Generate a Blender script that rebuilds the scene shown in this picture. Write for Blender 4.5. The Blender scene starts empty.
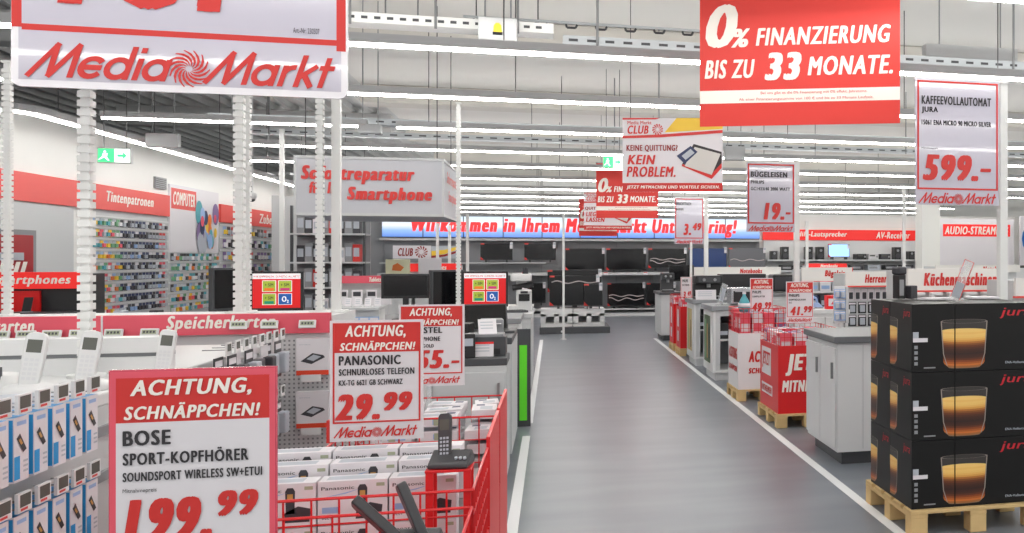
import bpy, math, random
from mathutils import Vector, Matrix
R = random.Random(7)
SC = bpy.context.scene
COL = SC.collection
# ---------------------------------------------------------------- camera model (photograph is 1024 x 533)
F = 900.0; CX = 780.0; HY = 258.0; CAMZ = 1.55
TH = math.atan((CX - 553.6) / F); SN = math.sin(TH); CS = math.cos(TH)
def Xat(px, Y):
    t = (px - CX) / F
    return Y * (SN + t * CS) / (CS - t * SN)
def Yat(px, X):
    t = (px - CX) / F
    return X * (CS - t * SN) / (SN + t * CS)
def Zat(py, X, Y):
    return CAMZ - (py - HY) * (X * SN + Y * CS) / F
cam = bpy.data.cameras.new('camera'); cam.sensor_width = 36; cam.lens = F / 1024 * 36
cam.shift_x = (512 - CX) / 1024; cam.shift_y = (HY - 266.5) / 1024
cam.clip_end = 200; cam.clip_start = 0.05
co = bpy.data.objects.new('camera', cam); COL.objects.link(co)
co.location = (0, 0, CAMZ); co.rotation_euler = (math.pi / 2, 0, -TH)
SC.camera = co
SC.view_settings.view_transform = 'Standard'; SC.view_settings.look = 'None'
SC.view_settings.gamma = 1; SC.view_settings.use_curve_mapping = False
SC.view_settings.exposure = 0.37
# ---------------------------------------------------------------- materials
def srgb(c):
    return tuple(((v / 255) / 12.92 if v / 255 <= 0.04045 else ((v / 255 + 0.055) / 1.055) ** 2.4) for v in c)
MATS = {}
def mat(name, c, rough=0.5, metal=0.0, emit=0.0, vary=0.0, scale=8.0, coat=0.0, spec=0.5, alpha=1.0, trans=0.0):
    if name in MATS: return MATS[name]
    m = bpy.data.materials.new(name); m.use_nodes = True
    nt = m.node_tree; b = nt.nodes['Principled BSDF']
    rgb = srgb(c) + (1,)
    b.inputs['Base Color'].default_value = rgb
    b.inputs['Roughness'].default_value = rough; b.inputs['Metallic'].default_value = metal
    b.inputs['Specular IOR Level'].default_value = spec
    b.inputs['Coat Weight'].default_value = coat
    b.inputs['Transmission Weight'].default_value = trans
    b.inputs['Alpha'].default_value = alpha
    if emit:
        b.inputs['Emission Color'].default_value = rgb; b.inputs['Emission Strength'].default_value = emit
    if vary:
        tc = nt.nodes.new('ShaderNodeTexCoord'); n = nt.nodes.new('ShaderNodeTexNoise'); n.inputs['Scale'].default_value = scale
        mx = nt.nodes.new('ShaderNodeMixRGB'); mx.blend_type = 'MULTIPLY'; mx.inputs['Color1'].default_value = rgb
        r = nt.nodes.new('ShaderNodeMapRange'); r.inputs['To Min'].default_value = 1 - vary; r.inputs['To Max'].default_value = 1 + vary * .3
        nt.links.new(tc.outputs['Object'], n.inputs['Vector']); nt.links.new(n.outputs['Fac'], r.inputs['Value'])
        nt.links.new(r.outputs['Result'], mx.inputs['Color2']); mx.inputs['Fac'].default_value = 1
        nt.links.new(mx.outputs['Color'], b.inputs['Base Color'])
    MATS[name] = m
    return m
WHITE = mat('white_laminate', (218, 219, 220), .5)
WALLW = mat('white_wall_paint', (238, 238, 236), .8, vary=.03, scale=1.5)
LGREY = mat('light_grey_laminate', (196, 198, 200), .5, vary=.04)
MGREY = mat('mid_grey_laminate', (140, 142, 146), .5)
DGREY = mat('dark_grey_laminate', (70, 72, 76), .5)
BLACK = mat('black_plastic', (34, 34, 37), .35)
BLACKM = mat('black_matte_plastic', (36, 36, 40), .6)
RED = mat('signal_red_print', (208, 48, 44), .45)
REDB = mat('bright_red_plastic', (226, 22, 24), .4)
REDP = mat('coral_red_fascia', (228, 82, 76), .5)
PINK = mat('pinkish_red_fascia', (228, 88, 106), .5)
PAPER = mat('white_paper', (222, 219, 224), .55)
LILAC = mat('lilac_white_paper_under_acrylic', (194, 191, 206), .1, coat=.6)
INK = mat('dark_grey_ink', (52, 50, 54), .6)
CREAM = mat('cream_white_print', (244, 238, 230), .5)
METAL = mat('grey_metal', (150, 152, 154), .35, .6)
WMETAL = mat('white_painted_metal', (226, 227, 226), .4)
WOOD = mat('pale_pallet_pine', (214, 184, 130), .75, vary=.18, scale=14)
CARD = mat('black_carton', (11, 10, 10), .42, vary=.1, spec=.35)
BLUE = mat('cyan_blue_print', (40, 150, 214), .45)
YEL = mat('yellow_print', (236, 196, 60), .5)
GREEN = mat('bright_green_panel', (104, 232, 44), .45)
GREENP = mat('green_print', (110, 164, 124), .5)
TAN = mat('tan_brown_print', (196, 150, 80), .5)
LCD = mat('grey_lcd_glass', (92, 94, 88), .2)
LCDG = mat('pale_green_lcd_glass', (168, 176, 150), .25)
PURPLE = mat('purple_print', (128, 104, 152), .5)
TEALP = mat('teal_print', (84, 166, 178), .5)
SKYB = mat('pale_blue_print', (150, 180, 222), .5)
PALE = mat('pale_grey_print', (178, 184, 194), .5)
ORANGE = mat('orange_print', (226, 120, 50), .5)
NAVY = mat('navy_print', (44, 56, 96), .5)
DARKP = mat('charcoal_print', (58, 58, 64), .5)
CLEAR = mat('clear_acrylic', (236, 240, 242), .08, alpha=.28)
WIRE = mat('dark_steel_wire', (80, 80, 82), .5, .3)
# ---------------------------------------------------------------- fonts -> cached flat triangles
_TX = {}
def text_geo(s, style):
    k = (s, style)
    if k in _TX: return _TX[k]
    cu = bpy.data.curves.new('t', 'FONT'); cu.body = s; cu.size = 1; cu.resolution_u = 3; cu.fill_mode = 'FRONT'
    sh = {'R': [(0, 0)], 'B': [(-.014, 0), (.014, 0)], 'H': [(-.05, -.012), (-.018, .014), (.018, -.014), (.05, .012), (.05, -.01)], 'X': [(-.08, -.016), (-.04, .018), (0, -.018), (.04, .018), (.08, -.016), (.08, .014), (-.08, .016)]}[style[0]]
    cu.space_character = {'R': 1.0, 'B': 1.05, 'H': 1.17, 'X': 1.26}[style[0]]
    if 'I' in style: cu.shear = .22
    ob = bpy.data.objects.new('t', cu); COL.objects.link(ob)
    dg = bpy.context.evaluated_depsgraph_get(); ev = ob.evaluated_get(dg); me = ev.to_mesh()
    vs = [(v.co.x, v.co.y) for v in me.vertices]; fs = [tuple(p.vertices) for p in me.polygons]
    ev.to_mesh_clear(); bpy.data.objects.remove(ob); bpy.data.curves.remove(cu)
    k0 = len(vs); f0 = fs; V0 = vs; vs = []; fs = []
    for i, (a, b) in enumerate(sh):
        vs += [(p + a, q + b, i) for p, q in V0]; fs += [tuple(j + i * k0 for j in f) for f in f0]
    if vs:
        x0 = min(v[0] for v in vs); x1 = max(v[0] for v in vs); y0 = min(v[1] for v in vs); y1 = max(v[1] for v in vs)
        w = max(x1 - x0, 1e-5); h = max(y1 - y0, 1e-5)
        vs = [((a - x0) / w, (b - y0) / h, i) for a, b, i in vs]
    _TX[k] = (vs, fs)
    return _TX[k]
# ---------------------------------------------------------------- the media shop logo, drawn in strokes
def _arc(cx, cy, r, a0, a1, n=14, ry=None):
    ry = r if ry is None else ry
    return [(cx + r * math.cos(math.radians(a0 + (a1 - a0) * i / n)), cy + ry * math.sin(math.radians(a0 + (a1 - a0) * i / n))) for i in range(n + 1)]
def logo_strokes():
    L = []; x = 0.0
    def M(x):
        for a, b in (((-.06, 0), (.46, 1)), ((.42, .98), (.47, .02)), ((.44, 0), (1.0, 1)), ((.97, .98), (1.0, 0))): L.append([(x + a[0], a[1]), (x + b[0], b[1])])
        return x + 1.16
    def e(x): L.append(_arc(x + .3, .33, .27, -35, -325, 16)); L.append([(x + .05, .33), (x + .55, .33)]); return x + .66
    def d(x): L.append(_arc(x + .3, .33, .27, 0, 360, 18)); L.append([(x + .57, 0), (x + .57, 1)]); return x + .76
    def i(x): L.append([(x + .06, 0), (x + .06, .66)]); L.append([(x + .06, .82), (x + .06, .98)]); return x + .22
    def a(x): L.append(_arc(x + .3, .33, .27, 0, 360, 18)); L.append([(x + .57, 0), (x + .57, .66)]); return x + .74
    def r(x): L.append([(x + .08, 0), (x + .08, .66)]); L.append(_arc(x + .33, .36, .25, 180, 80, 8)); return x + .44
    def k(x): L.append([(x + .08, 0), (x + .08, 1)]); L.append([(x + .5, .68), (x + .1, .3)]); L.append([(x + .2, .4), (x + .5, 0)]); return x + .58
    def t(x): L.append([(x + .18, 0), (x + .18, .95)]); L.append([(x, .62), (x + .42, .62)]); return x + .44
    for g in (M, e, d, i, a): x = g(x)
    sw = x + .42; x = sw + .58
    for g in (M, a, r, k, t): x = g(x)
    return L, sw, x
# ---------------------------------------------------------------- mesh builder
class MB:
    def __init__(s): s.v = []; s.f = []; s.m = []; s.mats = []; s.M = Matrix.Identity(4)
    def mi(s, m):
        if m not in s.mats: s.mats.append(m)
        return s.mats.index(m)
    def add(s, vs, fs, m):
        b = len(s.v); k = s.mi(m)
        s.v += [tuple(s.M @ Vector(p)) for p in vs]
        for f in fs: s.f.append(tuple(b + i for i in f)); s.m.append(k)
    def box(s, x0, x1, y0, y1, z0, z1, m):
        s.add([(x0, y0, z0), (x1, y0, z0), (x1, y1, z0), (x0, y1, z0), (x0, y0, z1), (x1, y0, z1), (x1, y1, z1), (x0, y1, z1)],
              [(0, 3, 2, 1), (4, 5, 6, 7), (0, 1, 5, 4), (1, 2, 6, 5), (2, 3, 7, 6), (3, 0, 4, 7)], m); return s
    def quad(s, pts, m): s.add(pts, [tuple(range(len(pts)))], m); return s
    def cyl(s, p0, p1, r, m, n=8, r2=None, cap=True):
        p0 = Vector(p0); p1 = Vector(p1); d = (p1 - p0).normalized(); r2 = r if r2 is None else r2
        a = d.orthogonal().normalized(); b = d.cross(a)
        vs = [p0 + (a * math.cos(2 * math.pi * i / n) + b * math.sin(2 * math.pi * i / n)) * r for i in range(n)]
        vs += [p1 + (a * math.cos(2 * math.pi * i / n) + b * math.sin(2 * math.pi * i / n)) * r2 for i in range(n)]
        fs = [(i, (i + 1) % n, n + (i + 1) % n, n + i) for i in range(n)]
        if cap: fs += [tuple(range(n - 1, -1, -1)), tuple(range(n, 2 * n))]
        s.add(vs, fs, m); return s
    def tube(s, pts, r, m, n=6):
        for a, b in zip(pts, pts[1:]): s.cyl(a, b, r, m, n)
        return s
    def lathe(s, prof, m, c=(0, 0, 0), n=16, sx=1, sy=1):
        vs = []; fs = []
        for r, z in prof:
            for i in range(n): vs.append((c[0] + sx * r * math.cos(2 * math.pi * i / n), c[1] + sy * r * math.sin(2 * math.pi * i / n), c[2] + z))
        for j in range(len(prof) - 1):
            for i in range(n): fs.append((j * n + i, j * n + (i + 1) % n, (j + 1) * n + (i + 1) % n, (j + 1) * n + i))
        fs.append(tuple(range(n - 1, -1, -1))); fs.append(tuple(range((len(prof) - 1) * n, len(prof) * n)))
        s.add(vs, fs, m); return s
    def prism(s, out, y0, y1, m):          # outline in x,z pushed from y0 to y1
        n = len(out); vs = [(x, y0, z) for x, z in out] + [(x, y1, z) for x, z in out]
        s.add(vs, [tuple(range(n)), tuple(range(2 * n - 1, n - 1, -1))] + [(i, n + i, n + (i + 1) % n, (i + 1) % n) for i in range(n)], m); return s
    def text(s, t, x0, x1, z0, z1, y, m, style='B'):   # flat print facing -Y
        vs, fs = text_geo(t, style)
        s.add([(x0 + a * (x1 - x0), y - i * 1.2e-4, z0 + b * (z1 - z0)) for a, b, i in vs], fs, m); return s
    def stroke(s, pts, w, fn, m):
        n = len(pts); vs = []
        for i, p in enumerate(pts):
            a = Vector(pts[max(i - 1, 0)]); b = Vector(pts[min(i + 1, n - 1)]); p = Vector(p)
            if 0 < i < n - 1:
                d1 = (p - a).normalized(); d2 = (b - p).normalized(); d = d1 + d2
                if d.length < .3: d = d1
                d.normalize(); k = min(1.3, 1 / max(.45, abs(d.dot(d1))))
            else: d = (b - a).normalized(); k = 1
            nn = Vector((-d.y, d.x)) * (w / 2 * k)
            vs += [p + nn, p - nn]
        s.add([fn(q[0], q[1]) for q in vs], [(2 * i, 2 * i + 1, 2 * i + 3, 2 * i + 2) for i in range(n - 1)], m)
    def logo(s, x0, x1, z0, z1, y, m, w=.155):
        L, sw, W = logo_strokes(); H = 1.0; sl = .32
        fn = lambda a, b: (x0 + (a + sl * b) / (W + sl * .6) * (x1 - x0), y, z0 + (z1 - z0) * b)
        for k, st in enumerate(L):
            s.stroke(st, w, (lambda a, b, k=k: (fn(a, b)[0], y - k * 4e-5, fn(a, b)[2])), m)
        ax = (x1 - x0) / (W + sl * .6)
        cx = x0 + (sw + .12) * ax; cz = z0 + (z1 - z0) * .42; rr = .56 * ax
        n = 14
        for i in range(n):
            a0 = 2 * math.pi * i / n; pts = []
            for j in range(6):
                u = j / 5; rad = rr * (.16 + .84 * u); a = a0 + 1.35 * u; hw = (.05 + .62 * math.sin(math.pi * min(1, u * .8 + .12))) * math.pi / n * 1.02
                pts.append(((cx + rad * math.cos(a - hw), y, cz + rad * math.sin(a - hw)), (cx + rad * math.cos(a + hw), y, cz + rad * math.sin(a + hw))))
            vs = [q for p in pts for q in p]
            s.add(vs, [(2 * j, 2 * j + 1, 2 * j + 3, 2 * j + 2) for j in range(5)], m)
        return s
    def build(s, name, parent=None, bevel=0, smooth=False, seg=2):
        me = bpy.data.meshes.new(name); me.from_pydata(s.v, [], s.f)
        for m in s.mats: me.materials.append(m)
        me.polygons.foreach_set('material_index', s.m)
        if smooth: me.polygons.foreach_set('use_smooth', [True] * len(s.f))
        me.update()
        o = bpy.data.objects.new(name, me); COL.objects.link(o)
        if parent: o.parent = parent
        if bevel:
            b = o.modifiers.new('bevel', 'BEVEL'); b.width = bevel; b.segments = seg; b.limit_method = 'ANGLE'
        return o
def tag(o, label, cat, group=None, kind=None):
    o['label'] = label; o['category'] = cat
    if group: o['group'] = group
    if kind: o['kind'] = kind
    return o
def thing(name, label, cat, loc=(0, 0, 0), rz=0, group=None):
    o = bpy.data.objects.new(name, None); COL.objects.link(o); o.location = loc; o.rotation_euler = (0, 0, rz); o.empty_display_size = .05
    return tag(o, label, cat, group)
def struct(o, label=None):
    o['kind'] = 'structure'
    if label: o['label'] = label; o['category'] = label.split()[-1]
    return o
def copy_tree(o, parent=None):
    c = o.copy(); COL.objects.link(c); c.parent = parent
    for ch in list(o.children): copy_tree(ch, c)
    return c
class Proto:
    """first use moves the source itself, later uses copy it with its parts"""
    def __init__(s, root): s.root = root; s.used = False
    def put(s, loc, rz=0, label=None, group=None, scale=None, rot=None):
        o = copy_tree(s.root) if s.used else s.root
        s.used = True
        o.location = loc; o.rotation_euler = rot if rot else (0, 0, rz)
        o.scale = scale if scale else (1, 1, 1)
        if label: o['label'] = label
        if group: o['group'] = group
        return o
ORD = ('first second third fourth fifth sixth seventh eighth ninth tenth eleventh twelfth thirteenth fourteenth fifteenth sixteenth seventeenth '
       'eighteenth nineteenth twentieth twenty-first twenty-second twenty-third twenty-fourth twenty-fifth twenty-sixth twenty-seventh '
       'twenty-eighth twenty-ninth thirtieth').split()
CEIL = 4.9
# ---------------------------------------------------------------- boards with print
def board_parts(root, W, H, rects, texts, frame=None, fw=.012, thick=.006, panel=PAPER, logos=(), y=0.0, eps=.001, rounded=0, frame_mat=None):
    """panel, frame and lettering of a flat sign facing -Y; u,v run 0..1 from the top corner; bottom edge at z = 0"""
    U = lambda u: (u - .5) * W
    V = lambda v: (1 - v) * H
    p = MB()
    if rounded:
        out = []
        for cx, cz, a0 in ((W / 2 - rounded, rounded, -90), (W / 2 - rounded, H - rounded, 0), (-W / 2 + rounded, H - rounded, 90), (-W / 2 + rounded, rounded, 180)):
            out += _arc(cx, cz, rounded, a0, a0 + 90, 5)
        p.prism(out, y - thick / 2, y + thick / 2, panel)
    else: p.box(-W / 2, W / 2, y - thick / 2, y + thick / 2, 0, H, panel)
    yf = y - thick / 2
    if frame:
        f = MB(); u0, v0, u1, v1 = frame; a, b, c, d = U(u0), U(u1), V(v1), V(v0)
        for (x0, x1, z0, z1) in ((a, b, c, c + fw), (a, b, d - fw, d), (a, a + fw, c + fw, d - fw), (b - fw, b, c + fw, d - fw)):
            f.box(x0, x1, yf - eps * 2, yf - eps * .2, z0, z1, frame_mat or RED)
        f.build('frame', root)
    if rects or texts or logos:
        t = p; k = 0
        for m, u0, v0, u1, v1 in rects:
            k += 1; yy = yf - eps * (.5 + .12 * k)
            t.quad([(U(u0), yy, V(v1)), (U(u1), yy, V(v1)), (U(u1), yy, V(v0)), (U(u0), yy, V(v0))], m)
        for s_, st, m, u0, v0, u1, v1 in texts: t.text(s_, U(u0), U(u1), V(v1), V(v0), yf - eps * 3, m, st)
        for u0, v0, u1, v1 in logos: t.logo(U(u0), U(u1), V(v1), V(v0), yf - eps * 3, RED)
    p.build('panel', root)
def sign(name, label, cat, px0, py0, px1, py1, Y, rects=(), texts=(), group=None, **kw):
    """sign parallel to the aisle's cross direction; its size and place come from where its corners stand at distance Y"""
    X0, X1 = Xat(px0, Y), Xat(px1, Y); Xc = (X0 + X1) / 2
    zt, zb = Zat(py0, Xc, Y), Zat(py1, Xc, Y)
    r = thing(name, label, cat, (Xc, Y, zb), 0, group)
    board_parts(r, X1 - X0, zt - zb, rects, texts, **kw)
    return r, X1 - X0, zt - zb
def wires(root, xs, z0, ztop, y=0.01, r=.003, m=WIRE):
    for x in xs: MB().cyl((x, y, z0), (x, y, ztop), r, m, 5).build('suspension_wire', root)
# ================================================================ THE ROOM
def floor_mat():
    m = mat('grey_vinyl_floor', (112, 115, 120), .33, spec=.42)
    nt = m.node_tree; b = nt.nodes['Principled BSDF']
    tc = nt.nodes.new('ShaderNodeTexCoord'); mp = nt.nodes.new('ShaderNodeMapping'); n = nt.nodes.new('ShaderNodeTexNoise')
    mp.inputs['Scale'].default_value = (.6, 2.2, 1); n.inputs['Scale'].default_value = 1.6; n.inputs['Detail'].default_value = 1.5
    r = nt.nodes.new('ShaderNodeValToRGB'); r.color_ramp.elements[0].position = .3; r.color_ramp.elements[1].position = .75
    r.color_ramp.elements[0].color = srgb((112, 118, 127)) + (1,); r.color_ramp.elements[1].color = srgb((130, 135, 143)) + (1,)
    nt.links.new(tc.outputs['Object'], mp.inputs['Vector']); nt.links.new(mp.outputs['Vector'], n.inputs['Vector'])
    nt.links.new(n.outputs['Fac'], r.inputs['Fac'])
    nt.links.new(r.outputs['Color'], b.inputs['Base Color'])
    mr = nt.nodes.new('ShaderNodeMapRange'); mr.inputs['To Min'].default_value = .29; mr.inputs['To Max'].default_value = .33
    nt.links.new(n.outputs['Fac'], mr.inputs['Value']); nt.links.new(mr.outputs['Result'], b.inputs['Roughness'])
    return m
RX0, RX1, RY0, RY1 = -14.0, 16.0, -4.0, 40.0
struct(MB().box(RX0, RX1, RY0, RY1, -.1, 0, floor_mat()).build('floor'))
DECK = mat('dark_grey_metal_deck', (206, 207, 207), .55, .1, vary=.1)
SLAB = mat('precast_ceiling_concrete', (226, 225, 222), .8, vary=.05, scale=.8)
BEAM = mat('precast_beam_concrete', (214, 211, 205), .8, vary=.05, scale=1.2)
struct(MB().box(-3.6, RX1, RY0, RY1, CEIL, CEIL + .2, SLAB).build('ceiling'))
d = MB()
d.box(RX0, -3.6, RY0, RY1, CEIL + .12, CEIL + .2, DECK)
x = RX0 + .2
while x < -3.75:
    d.prism([(x, CEIL + .12), (x + .03, CEIL), (x + .13, CEIL), (x + .16, CEIL + .12)], RY0, RY1, DECK); x += .42
struct(d.build('ceiling_metal_deck'))
for k in range(8):
    y = 2.6 + 5.46 * k
    struct(MB().box(-3.6, RX1, y - .28, y + .28, CEIL - .36, CEIL - .005, BEAM).build('ceiling_beam', bevel=.03))
for k in range(3):
    struct(MB().box(-9.2 + 0 * k, -3.65, 6.0 + 8.2 * k, 6.4 + 8.2 * k, CEIL - .45, CEIL - .01, DECK).build('ceiling_beam', bevel=.02))
struct(MB().box(RX0, RX1, RY1, RY1 + .2, 0, CEIL, WALLW).build('wall_back'))
struct(MB().box(RX1, RX1 + .2, RY0, RY1, 0, CEIL, WALLW).build('wall_right'))
struct(MB().box(RX0 - .2, RX0, RY0, RY1, 0, CEIL, LGREY).build('wall_left_outer'))
WX = -6.8                                    # the low partition wall of the ink and computer side
struct(MB().box(WX - .15, WX, 5, 26.2, 0, 3.5, WALLW).build('wall_left'))
struct(MB().box(WX, WX + .03, 5, 26.2, 0, .12, MGREY).build('baseboard_left'))
# aisle border lines, narrow white tape on the floor
LINE = mat('white_floor_tape', (228, 230, 232), .5)
struct(MB().box(1.86, 1.925, 4.6, 17.4, .001, .004, LINE).build('trim_1'))
struct(MB().box(-.262, -.197, 4.4, 8.12, .001, .004, LINE).build('trim_2'))
struct(MB().box(-.25, -.19, 8.75, 17.6, .001, .004, LINE).build('trim_3'))
# ---------------------------------------------------------------- lamps: continuous luminous rows hung across the shop
TUBE = mat('luminous_tube_diffuser', (255, 252, 246), .4, emit=20)
UPFILL = mat('added_ceiling_fill_glow', (255, 252, 246), .4, emit=15)  # glow added to brighten the ceiling
HOUS = mat('lamp_housing_grey', (186, 187, 189), .45)
LZ = 3.25
INV = [4.945, 6.44, 8.03, 9.61, 11.17, 12.9, 14.7, 16.5, 18.3, 20.3, 22.3, 24.3]
ROWY = [F * 1.7 * v / 1000 / CS for v in INV]
BACKROWS = [ROWY[0] - 2.4, ROWY[0] - 4.8, ROWY[0] - 7.2, ROWY[0] - 9.6]
def lamp_row(Y, x0, x1, label, group):
    r = thing('ceiling_light_row', label, 'lamp', ((x0 + x1) / 2, Y, LZ), 0, group)
    w = (x1 - x0) / 2
    MB().prism([(-w, .02), (w, .02), (w, .095), (-w, .095)], -.045, .045, HOUS).build('housing', r)
    MB().box(-w + .01, w - .01, -.026, .026, -.004, .019, TUBE).build('diffuser', r)
    MB().quad([(-w + .05, -.03, .0958), (w - .05, -.03, .0958), (w - .05, .03, .0958), (-w + .05, .03, .0958)], UPFILL).build('added_uplight_strip', r)  # added glowing strip on top of the housing, fills the ceiling with light
    n = max(3, int(2 * w / 3.2)); wo = None
    for i in range(n):
        xx = -w + .4 + (2 * w - .8) * i / (n - 1)
        if wo is None: wo = MB().cyl((0, 0, .095), (0, 0, CEIL - LZ - .37), .006, WIRE, 5).build('suspension_wire', r)
        else: wo = wo.copy(); COL.objects.link(wo); wo.parent = r
        wo.location = (xx, 0, 0)
    return r
for i, y in enumerate(BACKROWS): lamp_row(y, -5.3, 13.5, 'long white ceiling light row out of sight over the camera, %s back' % ORD[i], 'cross rows of ceiling lights')
for i, y in enumerate(ROWY):
    if i == 2:
        lamp_row(y, -5.35, -2.35, 'short white light row between the wall strip and the grey junction box', 'cross rows of ceiling lights')
        lamp_row(y, -2.0, 13.5, 'long white light row in the %s cross row, broken by a grey box' % ORD[i], 'cross rows of ceiling lights')
    else:
        x0 = -4.6 if i in (3, 5) else -5.3
        lamp_row(y, x0, 13.5, 'long white luminous light row, %s across the ceiling from the big cropped sign' % ORD[i], 'cross rows of ceiling lights')
# strip lamp running along the cartridge wall, with a rounded bend at its near end
r = thing('ceiling_light_row', 'long light strip running along above the red banded cartridge wall', 'lamp', (-6.0, 12.5, LZ))
path = [(-1.2, -.25), (-.35, -.25)] + [(-.35 + .35 * math.sin(a), -.25 + .35 * (1 - math.cos(a))) for a in (.4, .8, 1.2, 1.57)] + [(0, 13.2)]
def ribbon(path, w, z0, z1, m):
    b = MB(); n = len(path); L = []
    for i, p in enumerate(path):
        a = Vector(path[max(i - 1, 0)]); c = Vector(path[min(i + 1, n - 1)]); dd = (c - a).normalized(); nn = Vector((-dd.y, dd.x)) * w / 2; p = Vector(p)
        L.append([(p.x + nn.x, p.y + nn.y, z0), (p.x - nn.x, p.y - nn.y, z0), (p.x - nn.x, p.y - nn.y, z1), (p.x + nn.x, p.y + nn.y, z1)])
    vs = [q for l in L for q in l]; fs = [(0, 1, 2, 3), (4 * n - 1, 4 * n - 2, 4 * n - 3, 4 * n - 4)]
    for i in range(n - 1):
        for j in range(4): fs.append((4 * i + j, 4 * i + 4 + j, 4 * i + 4 + (j + 1) % 4, 4 * i + (j + 1) % 4))
    b.add(vs, fs, m); return b
ribbon(path, .2, .02, .1, HOUS).build('housing', r); ribbon(path, .045, -.004, .019, TUBE).build('diffuser', r)
for yy in (.6, 3.4, 6.2, 9.0, 11.8): MB().cyl((0, yy, .1), (0, yy, CEIL - LZ), .006, WIRE, 5).build('suspension_wire', r)
# ---------------------------------------------------------------- cable trays, boxes, clips and rods under the ceiling
TRAY = mat('galvanised_tray_metal', (188, 194, 198), .45, .15)
def tray(Y, x0, x1, z, label, step=.12, m=None):
    m = m or TRAY
    r = thing('hanging_cable_tray', label, 'cable tray', ((x0 + x1) / 2, Y, z)); w = (x1 - x0) / 2
    b = MB(); b.box(-w, w, -.1, .1, 0, .01, m); b.box(-w, w, -.11, -.1, 0, .085, m); b.box(-w, w, .1, .11, 0, .085, m)
    xx = -w + .05
    while xx < w - .1:
        b.quad([(xx, -.1105, .032), (xx + step * .5, -.1105, .032), (xx + step * .5, -.1105, .056), (xx, -.1105, .056)], DGREY); xx += step
    b.build('perforated_channel', r)
    for k in range(4):
        xx = -w + .3 + (2 * w - .6) * k / 3
        MB().cyl((xx, -.116, -.02), (xx, -.116, CEIL - z), .012, METAL, 6).build('threaded_rod', r)
    return r
Y1 = ROWY[0] + .42
tray(Y1 - .02, -2.6, .0, Zat(30, -1, Y1), 'white slotted cable tray just above the first light row', .1, WMETAL)
tray(Y1 + .1, .08, 13, Zat(46, .3, Y1), 'long grey cable tray behind the red financing banner', .16)
tray(ROWY[2] + .7, -4.4, 13, LZ + .12, 'perforated cable tray above the third light row', .2)
tray(ROWY[4] - .5, -5.0, 13, LZ + .42, 'grey cable tray farther down the hall above the fifth light row', .24)
def ceiling_box(px0, py0, px1, py1, Y, label, icon=True):
    X0, X1 = Xat(px0, Y), Xat(px1, Y); xc = (X0 + X1) / 2; zt, zb = Zat(py0, xc, Y), Zat(py1, xc, Y)
    r = thing('hanging_junction_box', label, 'junction box', (xc, Y, zb)); W, H = X1 - X0, zt - zb
    MB().box(-W / 2, W / 2, 0, .12, 0, H, LGREY).build('housing', r, bevel=.01)
    if icon:
        b = MB(); b.prism([(-.035, H * .5), (.035, H * .5), (.03, H * .72), (.012, H * .8), (-.012, H * .8), (-.03, H * .72)], -.004, 0, YEL)
        b.box(-.04, .04, -.004, 0, H * .4, H * .5, BLACK); b.build('warning_sticker', r)
    for sx in (-W / 3, W / 3): MB().cyl((sx, .06, H), (sx, .06, CEIL - zb), .008, METAL, 6).build('suspension_rod', r)
ceiling_box(478, 17, 517, 47, Y1 - .27, 'light grey ceiling box with yellow sticker at the end of the white tray')
ceiling_box(376, 14, 425, 23, Y1 + .3, 'grey ceiling box with yellow sticker behind the white slotted tray')
ceiling_box(358, 124, 381, 133, ROWY[2] - .06, 'grey box joining two light rows above the repair counter', False)
ceiling_box(926, 46, 1018, 59, Y1 + .5, 'long flat grey ceiling box above the coffee machine price sign', False)
ceiling_box(725, 146, 745, 160, ROWY[3] - .6, 'grey ceiling box beside the customer club banner', False)
ceiling_box(145, 133, 178, 147, ROWY[3] - .4, 'grey ceiling box beyond the green exit sign', False)
rl = thing('hanging_clip_rail', 'thin rail of dark clips under the ceiling left of the financing banner'.replace(' left of', ' beside'), 'rail', (Xat(600, 8.9), 8.7, Zat(26, .45, 8.7)))
wr = Xat(760, 8.9) - Xat(505, 8.9)
MB().box(-wr / 2, wr / 2, -.012, .012, 0, .02, TRAY).build('rail', rl)
for i in range(9):
    xx = -wr / 2 + wr * (i + .5) / 9
    MB().tube([(xx - .05, 0, -.005), (xx - .04, 0, -.035), (xx + .04, 0, -.035), (xx + .055, 0, -.005)], .011, DGREY, 5).build('clip', rl)
for sx in (-wr / 2.2, wr / 2.2): MB().cyl((sx, 0, .02), (sx, 0, CEIL - .36 - rl.location.z), .006, WIRE, 5).build('suspension_wire', rl)
s = thing('hanging_spotlight', 'small dark ceiling sensor hanging from the clip rail', 'sensor', (Xat(538, 8.8), 8.8, Zat(37, 0, 8.8)))
MB().box(-.025, .025, -.03, .03, 0, .09, DGREY).build('housing', s, bevel=.006); MB().cyl((0, 0, .09), (0, 0, CEIL - .02 - s.location.z), .006, WIRE, 6).build('stem', s); MB().cyl((0, 0, -.015), (0, 0, 0), .02, LCD, 10).build('lens', s)
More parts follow.
